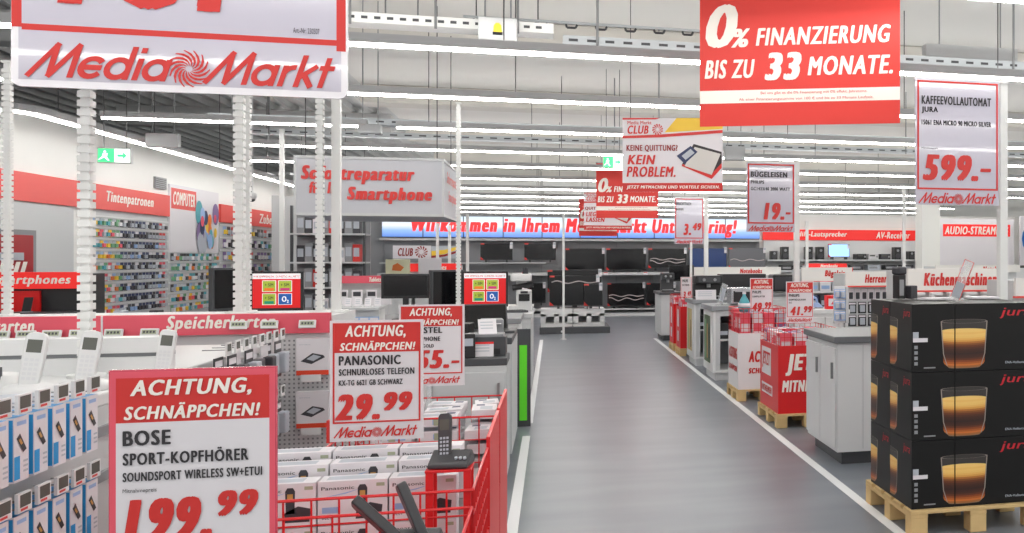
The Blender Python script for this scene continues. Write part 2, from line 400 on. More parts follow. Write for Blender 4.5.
def exit_sign(px0, py0, px1, py1, Y, label):
    X0, X1 = Xat(px0, Y), Xat(px1, Y); xc = (X0 + X1) / 2; zt, zb = Zat(py0, xc, Y), Zat(py1, xc, Y); W, H = X1 - X0, zt - zb
    EG = mat('exit_sign_green_glow', (70, 215, 130), .4, emit=1.1); EW = mat('exit_sign_white_glow', (236, 250, 240), .4, emit=1.0)
    r = thing('hanging_exit_sign', label, 'exit sign', (xc, Y, zb))
    MB().box(-W / 2, W / 2, 0, .06, 0, H, WHITE).build('housing', r)
    b = MB(); b.quad([(-W / 2 + .01, -.002, .01), (0, -.002, .01), (0, -.002, H - .01), (-W / 2 + .01, -.002, H - .01)], EG)
    b.quad([(.005, -.002, .01), (W / 2 - .01, -.002, .01), (W / 2 - .01, -.002, H - .01), (.005, -.002, H - .01)], EW); b.build('backlit_face', r)
    p = MB(); hx = -W * .27
    p.cyl((hx, -.004, H * .74), (hx, -.003, H * .74), H * .08, EW, 10)
    p.quad([(hx - .03, -.004, H * .35), (hx + .02, -.004, H * .35), (hx + .03, -.004, H * .64), (hx - .02, -.004, H * .64)], EW)
    p.quad([(hx - .07, -.004, H * .2), (hx - .05, -.004, H * .2), (hx, -.004, H * .4), (hx - .03, -.004, H * .4)], EW)
    p.quad([(hx + .03, -.004, H * .15), (hx + .05, -.004, H * .15), (hx + .02, -.004, H * .4), (hx - .01, -.004, H * .4)], EW)
    p.quad([(W * .1, -.004, H * .42), (W * .26, -.004, H * .42), (W * .26, -.004, H * .58), (W * .1, -.004, H * .58)], EG)
    p.quad([(W * .26, -.004, H * .25), (W * .38, -.004, H * .5), (W * .26, -.004, H * .75)], EG); p.build('pictogram', r)
    for sx in (-W / 3, W / 3): MB().cyl((sx, .03, H), (sx, .03, CEIL - zb), .005, WIRE, 5).build('suspension_wire', r)
exit_sign(97, 148, 131, 163, 11.9, 'green and white exit sign hanging before the cartridge wall')
exit_sign(603, 156, 623, 168, 16.2, 'small green exit sign hanging beside the customer club banner')
c = thing('hanging_security_camera', 'white dome security camera on a stem by the cartridge wall', 'camera', (Xat(252, 19.5), 19.5, Zat(200, -4.8, 19.5)))
MB().lathe([(.05, .0), (.085, .04), (.09, .1), (.06, .13)], WHITE, n=14).build('housing', c, smooth=True); MB().lathe([(.02, -.05), (.05, -.03), (.06, 0)], BLACK, n=14).build('dome', c, smooth=True)
MB().cyl((0, 0, .13), (0, 0, CEIL - c.location.z), .022, WHITE, 8).build('stem', c)
# world: added even white fill light, entering where the room is left open
w = bpy.data.worlds.new('world'); SC.world = w; w.use_nodes = True
w.node_tree.nodes['Background'].inputs['Color'].default_value = (1, .99, .97, 1); w.node_tree.nodes['Background'].inputs['Strength'].default_value = .68
# ================================================================ SIGNS
def uv(px0, py0, px1, py1):
    W, H = px1 - px0, py1 - py0
    return lambda a, b, c, d: ((a - px0) / W, (b - py0) / H, (c - px0) / W, (d - py0) / H)
def T(q, s, st, m, a, b, c, d): return (s, st, m) + q(a, b, c, d)
# the beaded/notched white sign poles
NOTCH = mat('pole_inner_profile', (226, 227, 226), .6)
def notched_pole(name, label, px, Y, wpx, z0, z1, base=True, plain=False, group='white sign poles'):
    X = Xat(px, Y); dd = X * SN + Y * CS; w = wpx * dd / F
    r = thing(name, label, 'sign pole', (X, Y, z0), 0, group)
    b = MB(); h = z1 - z0
    if plain: b.box(-w / 2, w / 2, -w / 2, w / 2, 0, h, WMETAL)
    else:
        b.box(-w * .33, w * .33, -w * .33, w * .33, 0, h, NOTCH); z = .0; st = w * .8
        while z < h - st * .8:
            b.box(-w / 2, w / 2, -w / 2, w / 2, z, z + st * .7, WMETAL); z += st
    b.build('pole', r)
    MB().box(-w * .55, w * .55, -w * .55, w * .55, h, h + .012, WMETAL).build('end_cap', r)
    if base: MB().cyl((0, 0, -.012), (0, 0, 0), w * 1.4, WMETAL, 14).build('base_plate', r)
    return r
# ---- the big cropped sign
Y = 3.5
q = uv(12, -142, 348, 93)
r, W, H = sign('price_sign', 'huge white framed sign with red shop logo, cut by the top of the photo', 'sign', 12, -142, 348, 93, Y,
    rects=[(LILAC, *q(19, -134, 341, 86)), (RED, *q(12.5, -134, 22, 36)), (RED, *q(336, -134, 346, 44)), (RED, *q(22, 32.5, 336, 38.5))],
    texts=[T(q, 'TOP', 'XI', RED, 46, -95, 254, 12.5), T(q, 'Art.-Nr. 230507', 'R', INK, 290, 22, 318, 27.5)],
    logos=[q(29, 50, 335, 83)], panel=mat('white_acrylic_frame', (236, 234, 240), .15, coat=.5), thick=.012, rounded=.03, eps=.0012)
GA_TOP = 1.13                                # top of the low phone gondola beside the bins
notched_pole('sign_pole', 'thick notched white pole standing behind the white phones', 86.5, 3.66, 11.5, GA_TOP + .013, 2.6)
notched_pole('sign_pole', 'thin notched white pole beside the red door, cut by the photo edge', 7.5, 5.45, 7, 1.263, 2.55)
notched_pole('sign_pole', 'notched white pole in front of the angled black monitor', 239.5, 5.36, 9, 1.263, 2.75)
notched_pole('sign_pole', 'thin notched white pole just beside the thicker one at the angled monitor', 247, 5.5, 6.5, 1.263, 2.75)
notched_pole('sign_pole', 'notched white pole crossing the word Sofort on the repair sign', 320, 5.35, 7, 1.263, 2.75)
notched_pole('sign_pole', 'smooth white pole beside the notched one before the repair sign', 336.5, 5.45, 8, 1.263, 2.75, plain=True)
# ---- red 0% banners
def banner(name, label, px0, py0, px1, py1, Y, rz, small=False):
    q = uv(0, 0, 200, 170); e = .0015 if not small else .004
    r, W, H = sign(name, label, 'banner', px0, py0, px1, py1, Y, rects=[(CREAM, *q(0, 134, 200, 147))],
        texts=[T(q, '0', 'HI', CREAM, 6, 47, 39, 91), T(q, '%', 'HI', CREAM, 32, 72, 51, 91), T(q, 'FINANZIERUNG', 'HI', CREAM, 57, 72, 191, 90),
               T(q, 'BIS ZU', 'HI', CREAM, 5, 103, 56, 122), T(q, '33', 'XI', CREAM, 66, 97, 103, 125), T(q, 'MONATE.', 'HI', CREAM, 109, 102, 193, 121),
               T(q, 'Bei uns gibt es die 0% Finanzierung mit 0% effekt. Jahreszins.', 'R', RED, 62, 136, 168, 139.5),
               T(q, 'Ab einer Finanzierungssumme von 100 € und bis zu 33 Monate Laufzeit.', 'R', RED, 40, 142, 174, 145.5)],
        panel=mat('banner_red_fabric', (220, 56, 48), .55, vary=.03), eps=e, group='red financing banners')
    r.rotation_euler = (0, 0, rz)
    for s in (-.42, .42): MB().cyl((s * W, 0, H), (s * W, 0, CEIL - .37 - r.location.z), .004, WIRE, 5).build('suspension_wire', r)
    MB().box(-W / 2 - .01, W / 2 + .01, -.012, .012, H - .012, H + .012, METAL).build('top_rail', r)
banner('hanging_banner', 'large red financing banner with huge 0% text, cut by the top of the photo', 699, -45, 893, 125, 6.0, -math.radians(21))
banner('hanging_banner', 'small far red 0% banner hanging below the customer club banner', 596, 163, 658, 218, 19.0, -math.radians(10), True)
banner('hanging_banner', 'far red banner almost hidden behind the smaller 0% banner', 579, 199, 617, 236, 23.2, 0, True)
# ---- club banners
BROWN = mat('wallet_brown_print', (52, 46, 50), .5); GREYP = mat('receipt_grey_print', (206, 204, 200), .55)
def club(label, px0, py0, px1, py1, Y, rz, lines, pic=True, e=.0018):
    q = uv(622, 118, 722, 192)
    rects = [(RED, *q(622, 183, 722, 192))]
    texts = [T(q, 'Media Markt', 'B', RED, 627, 121, 651, 124.5), T(q, 'CLUB', 'HI', RED, 627, 125.5, 648, 134)]
    texts += [T(q, s, st, m, *b) for s, st, m, b in lines]
    texts += [T(q, 'JETZT MITMACHEN UND VORTEILE SICHERN.', 'HI', CREAM, 626, 185.5, 719, 189.5)]
    r, W, H = sign('hanging_banner', label, 'banner', px0, py0, px1, py1, Y, rects=rects, texts=texts, panel=PAPER, eps=e, group='customer club banners')
    fx = lambda a: ((a - 622) / 100 - .5) * W
    fz = lambda b: (192 - b) / 74 * H
    g = MB(); y = -.003 - e * 1.4
    def poly(pts, m, k=0): g.quad([(fx(a), y - k * e * .5, fz(b)) for a, b in reversed(pts)], m)
    poly([(676, 118), (722, 118), (722, 129), (690, 131), (664, 132.5)], YEL); 
    poly([(622, 136), (660, 134.5), (722, 130), (722, 133), (660, 137.5), (622, 138.5)], RED, 2); poly([(622, 118), (660, 118), (655, 119.5), (622, 119.8)], RED, 1)
    cx, cz = fx(657), fz(129.5)
    for i in range(12):
        a = 2 * math.pi * i / 12; rr = .055 * W
        g.quad([(cx + rr * .25 * math.cos(a), y - e, cz + rr * .25 * math.sin(a)), (cx + rr * math.cos(a + .55), y - e, cz + rr * math.sin(a + .55)), (cx + rr * math.cos(a + .85), y - e, cz + rr * math.sin(a + .85))], RED)
    if pic:
        poly([(681, 165), (693, 144), (721, 152), (721, 168), (711, 179)], BROWN, 0); poly([(684, 166), (694, 147), (720, 154), (711, 175)], GREYP, 2)
        poly([(711, 179), (721, 168), (721, 163), (710, 175), (682, 164), (681, 166)], RED, 1)
        poly([(676, 156), (690, 146), (697, 152), (684, 164)], NAVY, 3); poly([(681, 156), (690, 149), (694, 153), (685, 160)], PALE, 4)
    g.build('printed_picture', r); r.rotation_euler = (0, 0, rz)
    for s in (-.42, .42): MB().cyl((s * W, 0, H), (s * W, 0, CEIL - .37 - r.location.z), .004, WIRE, 5).build('suspension_wire', r)
DR = mat('dark_red_ink', (150, 40, 40), .55)
club('white customer club banner reading kein Problem with a wallet picture', 622, 118, 722, 192, 9.0, math.radians(-14),
     [('KEINE QUITTUNG?', 'H', DR, (626, 145, 677, 152)), ('KEIN', 'HI', RED, (627, 155, 655, 164.5)), ('PROBLEM.', 'HI', RED, (626, 166.5, 675, 177))])
club('small far club banner peeking out behind the smaller red 0% banner', 584, 193, 632, 230, 21.5, 0,
     [('QUITTUNG', 'H', DR, (624, 146, 672, 153)), ('LIEGEN', 'HI', RED, (626, 156, 660, 165)), ('LASSEN', 'HI', RED, (626, 167, 665, 176))], True, .004)
# ---- repair counter box sign
Y = 11.2; X0, X1 = Xat(295, Y), Xat(443, Y); xc = (X0 + X1) / 2; zb, zt = Zat(216, xc, Y), Zat(157, xc, Y); W, H = X1 - X0, zt - zb
r = thing('hanging_sign', 'pale grey box sign for instant smartphone repair hung over the service counter', 'sign', (xc, Y, zb))
BOXS = mat('pale_grey_lightbox_fabric', (186, 187, 194), .6)
bb = MB().box(-W / 2, W / 2, 0, 1.75, 0, H, BOXS)
fr = MB()
for z in (0, H - .03): fr.box(-W / 2 - .012, W / 2 + .012, -.012, .012, z, z + .03, LGREY); fr.box(W / 2 - .012, W / 2 + .012, .012, 1.762, z, z + .03, LGREY)
for x in (-W / 2, W / 2): fr.box(x - .012, x + .012, -.012, .012, .03, H - .03, LGREY)
fr.box(W / 2 - .012, W / 2 + .012, 1.738, 1.762, .03, H - .03, LGREY); fr.build('edge_profile', r)
q = uv(295, 157.5, 443, 218.5); t = bb
def tt(mb, s, st, a, b, c, d, y=-.016, m=RED): u = q(a, b, c, d); mb.text(s, (u[0] - .5) * W, (u[2] - .5) * W, (1 - u[3]) * H, (1 - u[1]) * H, y, m, st)
tt(t, 'Sofortreparatur', 'XI', 301, 167.5, 414, 186); tt(t, 'für Ihr', 'XI', 309, 184, 341, 196); tt(t, 'Smartphone', 'XI', 346, 188.5, 432, 206)
t.M = Matrix.Translation((W / 2, .875, 0)) @ Matrix.Rotation(math.pi / 2, 4, 'Z')
t.text('Sofortreparatur', -.62, .62, H * .55, H * .82, -.016, RED, 'HI'); t.text('Smartphone', -.45, .5, H * .25, H * .5, -.016, RED, 'HI'); t.build('box_body', r)
for sx in (-W * .45, W * .45):
    for sy in (.12, 1.6): MB().cyl((sx, sy, H), (sx, sy, CEIL - .37 - zb), .006, WIRE, 5).build('suspension_wire', r)
# ---- price signs
def price_sign(label, px0, py0, px1, py1, Y, head, rows, price, cents, post=None, post_to=0, group='price signs', e=.0012, base=False, ratio=None):
    """upright red framed sale sign: 'head' gives the header lines"""
    q = uv(0, 0, 94, 120)
    rects = []; texts = []
    if head:
        rects.append((RED, *q(4, 3, 90, 32)))
        texts += [T(q, 'ACHTUNG,', 'HI', CREAM, 15, 5, 76, 18), T(q, 'SCHNÄPPCHEN!', 'HI', CREAM, 10, 20.5, 86, 30)]
    texts += [T(q, s, 'H', INK, *b) for s, b in rows]
    texts += [T(q, s, 'XI', RED, *b) for s, b in price]
    r, W, H = sign('price_sign', label, 'price sign', px0, py0, px1, py1, Y, rects=rects, texts=texts, group=group, frame=q(3, 2.5, 91, 102), fw=0.018 * (Xat(px1, Y) - Xat(px0, Y)) , panel=PAPER,
        logos=[q(5, 105.5, 88, 116)], eps=e)
    if post is not None:
        x = (post - .5) * W
        MB().box(x - .009, x + .009, .008, .024, post_to - r.location.z, H * .3, CLEAR if not base else WMETAL).build('post', r)
        if base: MB().cyl((x, .016, post_to - r.location.z - .012), (x, .016, post_to - r.location.z), .07, WMETAL, 16).build('base_plate', r)
    return r, W, H
std = lambda a, b, c: [(a, (9, 35, 71, 44.5)), (b, (9, 48, 85, 54.5)), (c, (9, 59, 73, 64.5))]
r, W, H = price_sign('red framed price sign for a cordless telephone at 29.99 in the wire bins', 330, 320, 423.5, 440, 3.245, True,
    std('PANASONIC', 'SCHNURLOSES TELEFON', 'KX-TG 6621 GB SCHWARZ'), [('29.', (5, 73, 50, 99)), ('99', (54, 72, 83, 91))], None, .5, .706)
MB().box(-W / 2 - .012, -W / 2 + .012, .004, .03, -.004, .07, RED).build('holder_clip', r)
r, W, H = price_sign('price sign ending in 55 half hidden behind the telephone sign in the third bin', 399, 304.5, 464.5, 386, 4.15, True,
    [('ALSTEL', (20, 33, 62, 42)), ('PHONE', (34, 47, 59, 53.5)), ('GOLD', (34, 58, 50, 63))], [('155.', (9, 67, 72, 94)), ('-', (75, 83, 87, 87))], None, .45, .90)
price_sign('sale sign priced 49.99 above the white printed sale bin', 750, 278, 773, 320, 9.89, True,
    [('PHILIPS', (9, 36, 45, 44)), ('DAMPFGLÄTTER', (9, 49, 60, 55))], [('49.', (8, 70, 56, 96)), ('99', (60, 69, 86, 87))], None, .5, .702, e=.0022)
price_sign('sale sign priced 41.99 above the red bin beside the white counter', 786, 281.5, 813.5, 323, 8.32, True,
    [('PHILIPS', (9, 36, 45, 44)), ('DAMPFBÜGELEISEN', (9, 49, 66, 55)), ('GC', (9, 59, 20, 63))], [('41.', (14, 72, 58, 98)), ('99', (60, 71, 88, 90))], None, .5, .702, e=.0018)
price_sign('small plain price sign standing between the two far red bins', 680.6, 277, 692, 305, 14.42, False,
    [('PHILIPS', (14, 10, 60, 22)), ('BATTERIEN', (14, 30, 70, 38))], [('3.', (20, 62, 52, 92)), ('49', (56, 60, 84, 80))], None, .5, .723, e=.003)
# 199.99 sign in front
q = uv(110, 368, 277, 590)
r, W, H = sign('price_sign', 'front sale sign for sports headphones at 199.99 with thick pinkish red border', 'price sign', 110, 368, 277, 590, 1.95, group='price signs',
    rects=[(PINK, *q(111, 369.5, 276, 589)), (PAPER, *q(117, 376, 270, 546)), (RED, *q(117, 376, 270, 420))],
    texts=[T(q, 'ACHTUNG,', 'HI', CREAM, 131, 378, 252, 396), T(q, 'SCHNÄPPCHEN!', 'HI', CREAM, 125, 401, 261, 417), T(q, 'BOSE', 'H', INK, 124, 427.5, 171, 442.5),
           T(q, 'SPORT-KOPFHÖRER', 'H', INK, 124, 447, 249, 461.5), T(q, 'SOUNDSPORT WIRELESS SW+ETUI', 'H', INK, 124, 468.5, 263, 477.5), T(q, 'Mitnahmepreis', 'R', INK, 124, 484.5, 157, 489.5),
           T(q, '199.', 'XI', RED, 125, 495, 212, 537), T(q, '99', 'XI', RED, 218, 491, 259, 517)],
    logos=[q(122, 555, 268, 580)], panel=mat('pink_red_sign_sleeve', (216, 78, 100), .25, coat=.4), thick=.01)
MB().box(-.012, .012, .008, .03, -r.location.z + .014, H * .5, WMETAL).build('post', r); MB().cyl((0, .019, -r.location.z + .001), (0, .019, -r.location.z + .014), .07, WMETAL, 18).build('base_plate', r)
# hanging style price signs on tall poles
def pole_sign(label, box, Y, rows, price, pole_px, pole_w, top, z_to, e):
    px0, py0, px1, py1 = box
    q = uv(915, 80, 998, 205)
    rr, W, H = sign('price_sign', label, 'price sign', px0, py0, px1, py1, Y, group='price signs on tall poles', panel=LILAC,
        texts=[T(q, s, st, m, *b) for s, st, m, b in rows] + [T(q, s, 'XI', RED, *b) for s, b in price], frame=q(917, 82, 997, 190), logos=[q(919, 193, 995, 203.5)], fw=.012 if e < .002 else .016, eps=e)
    X = Xat(pole_px, Y); dd = X * SN + Y * CS; w = pole_w * dd / F; x = X - rr.location.x; z0 = z_to - rr.location.z; z1 = Zat(top, X, Y) - rr.location.z
    MB().box(x - w / 2, x + w / 2, .012, .012 + w, z0, z1, WMETAL).build('pole', rr)
    MB().box(-W / 2, x + w / 2, .0045, .0115, H - .005, H + .02, WMETAL).build('hanger_arm', rr)
    MB().cyl((x, .012 + w / 2, z0 - .012), (x, .012 + w / 2, z0), .12, WMETAL, 18).build('base_plate', rr)
pole_sign('tall pole price sign for a coffee machine at 599 above the black cartons', (915, 80, 998.5, 205), 5.62,
    [('KAFFEEVOLLAUTOMAT', 'H', INK, (921, 97, 990, 105.5)), ('JURA', 'H', INK, (921, 108, 937, 115)), ('15061 ENA MICRO 90 MICRO SILVER', 'H', INK, (921, 121, 990, 126)), ('Mitnahmepreis', 'R', INK, (921, 148, 937, 150.5))],
    [('599.', (922, 155, 977, 181)), ('-', (979, 168, 990, 171.5))], 1005, 8, 78, .013, .0013)
pole_sign('tall pole price sign for an iron at 19 hanging over the sale bins', (746.5, 163, 794.5, 232), 9.9,
    [('BÜGELEISEN', 'H', INK, (922, 94, 985, 106)), ('PHILIPS', 'H', INK, (922, 112, 945, 118)), ('GC1433/40 2000 WATT', 'H', INK, (922, 124, 990, 130))],
    [('19.', (944, 152, 980, 183)), ('-', (982, 169, 991, 173))], 797.5, 5, 160, .013, .0022)
pole_sign('small far pole price sign at 3.49 before the video wall', (674.5, 198, 703.5, 244), 16.3,
    [('FEUCHTTUCH', 'H', INK, (920, 92, 962, 100)), ('NIMM', 'H', INK, (920, 108, 940, 114))],
    [('3.', (940, 150, 962, 181)), ('49', (966, 148, 992, 168))], 706.5, 4, 196, .013, .003)
# ================================================================ NEAR LEFT: phone gondola, bins, headphone boxes
# ---- low white gondola with the white phones
GX0, GX1, GY0, GY1 = -3.2, -1.36, 1.7, 4.9
g = thing('display_gondola', 'low white gondola carrying the white cordless phones beside the red bins', 'gondola', (0, 0, 0))
MB().box(GX0, GX1 + .1, GY0, GY1, 0, .12, DGREY).build('plinth', g)
MB().box(GX0, GX1 - .03, GY0, GY1, .12, GA_TOP - .04, WHITE).build('body', g)
MB().box(GX0, GX1, GY0, GY1, GA_TOP - .04, GA_TOP, WHITE).build('worktop', g, bevel=.006)
b = MB(); b.box(GX0, GX1 - .02, 3.745, 3.84, GA_TOP, GA_TOP + .06, WHITE); b.box(GX0, GX1 - .02, 3.76, 3.84, GA_TOP + .06, GA_TOP + .075, MGREY); b.box(GX0, GX1 - .02, 3.745, 3.84, GA_TOP + .075, GA_TOP + .13, WHITE); b.build('riser', g)
b = MB(); b.box(GX1 - .03, GX1, GY0, GY1, .12, GA_TOP - .04, LGREY)
for z in (.62, .86, 1.0): b.box(GX1, GX1 + .012, GY0, GY1, z, z + .03, MGREY)
b.build('side_panel', g)
MB().box(GX1, GX1 + .3, GY0, GY1, .36, .39, MGREY).build('shelf', g)
# ---- headphone boxes on pegs, each with its own price display
def make_pbox():
    r = thing('hanging_phone_box', 'x', 'boxed phone'); w, h, dp = .062, .155, .085          # w along Y, front faces +X
    b = MB(); b.box(0, dp, -w / 2, w / 2, 0, h, PAPER)
    b.quad([(0.002, -w / 2 - .0006, .004), (dp - .002, -w / 2 - .0006, .004), (dp - .002, -w / 2 - .0006, h - .004), (.002, -w / 2 - .0006, h - .004)], BLUE)
    b.quad([(.002, -w / 2 + .002, h + .0006), (dp - .002, -w / 2 + .002, h + .0006), (dp - .002, w / 2 - .002, h + .0006), (.002, w / 2 - .002, h + .0006)], BLUE)
    fx = dp + .0006
    def q(y0, y1, z0, z1, m, k=0, sk=0): b.quad([(fx + k * .0004, y0, z0), (fx + k * .0004, y1, z0), (fx + k * .0004, y1 + sk, z1), (fx + k * .0004, y0 + sk, z1)], m)
    q(-w / 2, -w / 2 + .024, .006, .062, BLUE); q(-.02, .02, .135, .145, SKYB)
    b.quad([(fx + .0005, -.022, .105), (fx + .0005, .006, .068), (fx + .0005, .02, .074), (fx + .0005, -.008, .116)], DARKP)
    b.quad([(fx + .001, -.014, .1), (fx + .001, -.004, .087), (fx + .001, .004, .09), (fx + .001, -.007, .104)], TAN)
    for i in range(3): q(.006 , .026, .02 + i * .012, .025 + i * .012, PALE, 1)
    b.build('carton', r)
    MB().tube([(-.014, 0, h + .012), (dp + .004, 0, h + .012)], .002, METAL, 5).build('peg', r)
    t = MB(); t.M = Matrix.Translation((dp + .005, 0, h + .008)) @ Matrix.Rotation(-.0, 4, 'Y')
    t.box(-.005, .003, -.029, .029, .0, .047, WHITE); t.quad([(.0036, -.023, .013), (.0036, .023, .013), (.0036, .023, .043), (.0036, -.023, .043)], LCD)
    t.quad([(.0036, -.02, .004), (.0036, .01, .004), (.0036, .01, .01), (.0036, -.02, .01)], RED); t.build('price_display', r)
    return r
P = Proto(make_pbox())
for row, (zb, ys) in enumerate(((1.012, (2.30, 2.385, 2.472, 2.556, 2.642, 2.73, 2.815, 2.9)), (.775, (2.30, 2.385, 2.472, 2.556, 2.642, 2.73, 2.815, 2.9)))):
    for i, y in enumerate(ys):
        P.put((GX1 + .028, y, zb), 0, 'white phone box with blue side, %s from the camera in the %s peg row' % (ORD[i], ('upper', 'lower')[row]), 'boxed phones on pegs')
# ---- white cordless handsets on the gondola
def make_handset(m, scr=LCD, name='cordless_phone', lab='x', key=mat('soft_grey_keys', (212, 213, 216), .5), base='round'):
    r = thing(name, lab, 'cordless phone')
    b = MB()
    if base == 'round': b.lathe([(.062, 0), (.066, .006), (.06, .024), (.045, .032)], m, n=20, sx=1.0, sy=.85)
    else: b.prism([(-.06, 0), (.06, 0), (.06, .012), (.05, .03), (-.05, .045), (-.06, .03)], -.05, .05, m)
    b.build('charging_base', r, smooth=(base == 'round'))
    hb = MB(); T_ = Matrix.Translation((0, 0, .02)) @ Matrix.Rotation(math.radians(6), 4, 'Y') @ Matrix.Rotation(math.radians(-10), 4, 'X'); hb.M = T_
    prof = [(-.021, 0), (.021, 0), (.024, .03), (.0255, .1), (.025, .142), (.018, .153), (.0, .156), (-.018, .153), (-.025, .142), (-.0255, .1), (-.024, .03)]
    hb.prism(prof, -.012, .012, m); hb.build('handset', r, bevel=.004)
    s = MB(); s.M = T_; s.quad([(-.017, -.0126, .098), (.017, -.0126, .098), (.017, -.0126, .134), (-.017, -.0126, .134)], scr); s.build('display', r)
    k = MB(); k.M = T_
    for i in range(3):
        for j in range(5): k.quad([(-.0165 + i * .012, -.0126, .022 + j * .013), (-.0075 + i * .012, -.0126, .022 + j * .013), (-.0075 + i * .012, -.0126, .03 + j * .013), (-.0165 + i * .012, -.0126, .03 + j * .013)], key)
    k.build('keypad', r); return r
SILV = mat('silver_plastic', (206, 206, 208), .35, .2)
P = Proto(make_handset(WHITE))
for px, Y, s, lab in ((92, 3.3, 1.08, 'white cordless phone with grey screen, between two other white handsets'), (36, 3.22, 1.1, 'silvery white cordless phone beside the photo edge on the gondola'), (170, 3.5, 1.0, 'white cordless phone half hidden behind the headphone sign')):
    P.put((Xat(px - 8, Y), Y, GA_TOP + .001), .15, lab, 'white cordless phones', (s, s, s))
r = thing('cordless_phone_cradle', 'round white empty phone cradle with dark opening at the photo edge', 'phone cradle', (Xat(-6, 3.4), 3.4, GA_TOP + .001))
MB().lathe([(.075, 0), (.08, .01), (.07, .045), (.05, .05)], WHITE, n=20).build('shell', r, smooth=True); MB().box(-.035, .045, -.06, -.045, .03, .075, DARKP).build('display', r)
r = thing('paper_stack', 'loose fanned stack of white leaflets on the gondola edge', 'leaflets', (Xat(5, 2.95), 2.95, GA_TOP + .001), .25)
for i in range(5): b = MB(); b.M = Matrix.Rotation(.04 * i, 4, 'Z'); b.box(-.15, .13, -.1, .1, i * .006, i * .006 + .004, PAPER if i % 2 else PALE); b.build('leaflet', r)
# ---- second gondola: pegboard, header with memory card lettering
HY_ = 5.06
g = thing('display_gondola', 'pegboard gondola with long pinkish red memory card header', 'gondola', (0, 0, 0))
hx0, hx1 = -3.6, Xat(330.5, HY_)
zt, zb = Zat(313.5, -1.4, HY_), Zat(333.5, -1.4, HY_)
PEGW = mat('perforated_white_steel', (214, 214, 216), .5)
b = MB(); b.box(hx0, Xat(425, HY_), HY_ + .02, HY_ + .05, .12, zb - .01, PEGW); b.build('pegboard', g)
b = MB(); xx = -1.36
while xx < Xat(425, HY_) - .02:
    z = .55
    while z < zb - .03: b.quad([(xx, HY_ + .0192, z), (xx + .009, HY_ + .0192, z), (xx + .009, HY_ + .0192, z + .009), (xx, HY_ + .0192, z + .009)], MGREY); z += .022
    xx += .022
b.build('hole_pattern', g)
MB().box(hx0, Xat(425, HY_), HY_ - .4 + .42, HY_ + .6, 0, .12, DGREY).build('plinth', g)
MB().box(hx0, hx1, HY_ + .05, HY_ + .6, .12, 1.25, WHITE).build('body', g)
hb_ = MB().box(hx0, hx1, HY_ - .02, HY_ + .02, zb, zt, PINK)
MB().box(Xat(104, HY_) - .004, Xat(104, HY_) + .004, HY_ - .023, HY_ - .02, zb, zt, PAPER).build('joint', g)
t = hb_; t.text('Speicherkarten', Xat(168, HY_), Xat(277, HY_), zb + .012, zt - .004, HY_ - .0225, CREAM, 'HI'); t.text('Speicherkarten', Xat(-62, HY_), Xat(37, HY_), zb + .005, zt - .008, HY_ - .0225, CREAM, 'HI'); t.build('header', g)
def make_esl():
    r = thing('shelf_price_display', 'x', 'price display'); b = MB(); b.M = Matrix.Rotation(math.radians(-18), 4, 'X'); b.box(-.04, .04, -.006, .006, 0, .042, WHITE); b.build('casing', r, bevel=.003)
    b = MB(); b.M = Matrix.Rotation(math.radians(-18), 4, 'X'); b.quad([(-.031, -.0066, .013), (.031, -.0066, .013), (.031, -.0066, .034), (-.031, -.0066, .034)], LCDG)
    for i in range(4): b.quad([(-.026 + i * .014, -.007, .018), (-.017 + i * .014, -.007, .018), (-.017 + i * .014, -.007, .029), (-.026 + i * .014, -.007, .029)], DGREY)
    b.build('screen', r); return r
P = Proto(make_esl())
for i, px in enumerate((-1, 25, 51, 78, 113, 149, 238, 269, 307)):
    P.put((Xat(px, HY_ - .05), HY_ - .05, zb - .002 + (.03 if i > 5 else 0)), 0, 'small white price display on the memory card header, %s along it' % ORD[i], 'price displays on the memory card header')
# ---- blister packs on the pegs between the two gondolas (facing the aisle)
def make_blister(col, lab='x', w=.085, h=.17, dp=.022):
    r = thing('hanging_blister_pack', lab, 'blister pack'); b = MB(); b.box(0, .004, -w / 2, w / 2, 0, h, col); b.quad([(.0046, -w * .42, h * .78), (.0046, w * .42, h * .78), (.0046, w * .42, h * .93), (.0046, -w * .42, h * .93)], PAPER); b.build('card', r)
    b = MB(); b.box(.004, dp, -w * .32, w * .32, h * .12, h * .7, DARKP if col in (PAPER, PALE) else PALE); b.build('blister', r, bevel=.006)
    return r
cols = [BLACK, DARKP, PAPER, PAPER, RED]
protos = [Proto(make_blister(c, 'x', .1, .17, .045)) for c in (BLACK, PAPER, DARKP)]
k = 0
for row, zb_ in enumerate((.985, .70)):
    for i in range(8):
        y = 4.0 + i * .105; pr = protos[(0, 0, 1, 2, 1, 1, 2, 0)[i]]
        pr.put((GX1 + .07 + .016 * (i % 2), y, zb_), 0, 'small %s blister pack, %s from the camera in the %s accessory row' % (('black', 'black', 'white', 'grey', 'white', 'white', 'grey', 'black')[i], ORD[i], ('upper', 'lower')[row]), 'blister packs beside the pegboard')
P = None
def make_tag():
    r = thing('hanging_price_display', 'x', 'price display'); b = MB(); b.box(0, .006, -.03, .03, 0, .05, WHITE); b.quad([(.0066, -.021, .015), (.0066, .021, .015), (.0066, .021, .044), (.0066, -.021, .044)], LCD); b.build('casing', r)
    MB().tube([(-.09, 0, .02), (0, 0, .02)], .002, METAL, 5).build('peg', r); return r
P = Proto(make_tag())
for row, zb_ in enumerate((1.165, .895)):
    for i in range(8): P.put((GX1 + .105, 4.0 + i * .105, zb_), 0, 'small price display on a peg tip, %s in the %s accessory row' % (ORD[i], ('upper', 'lower')[row]), 'peg price displays of the accessory rows')
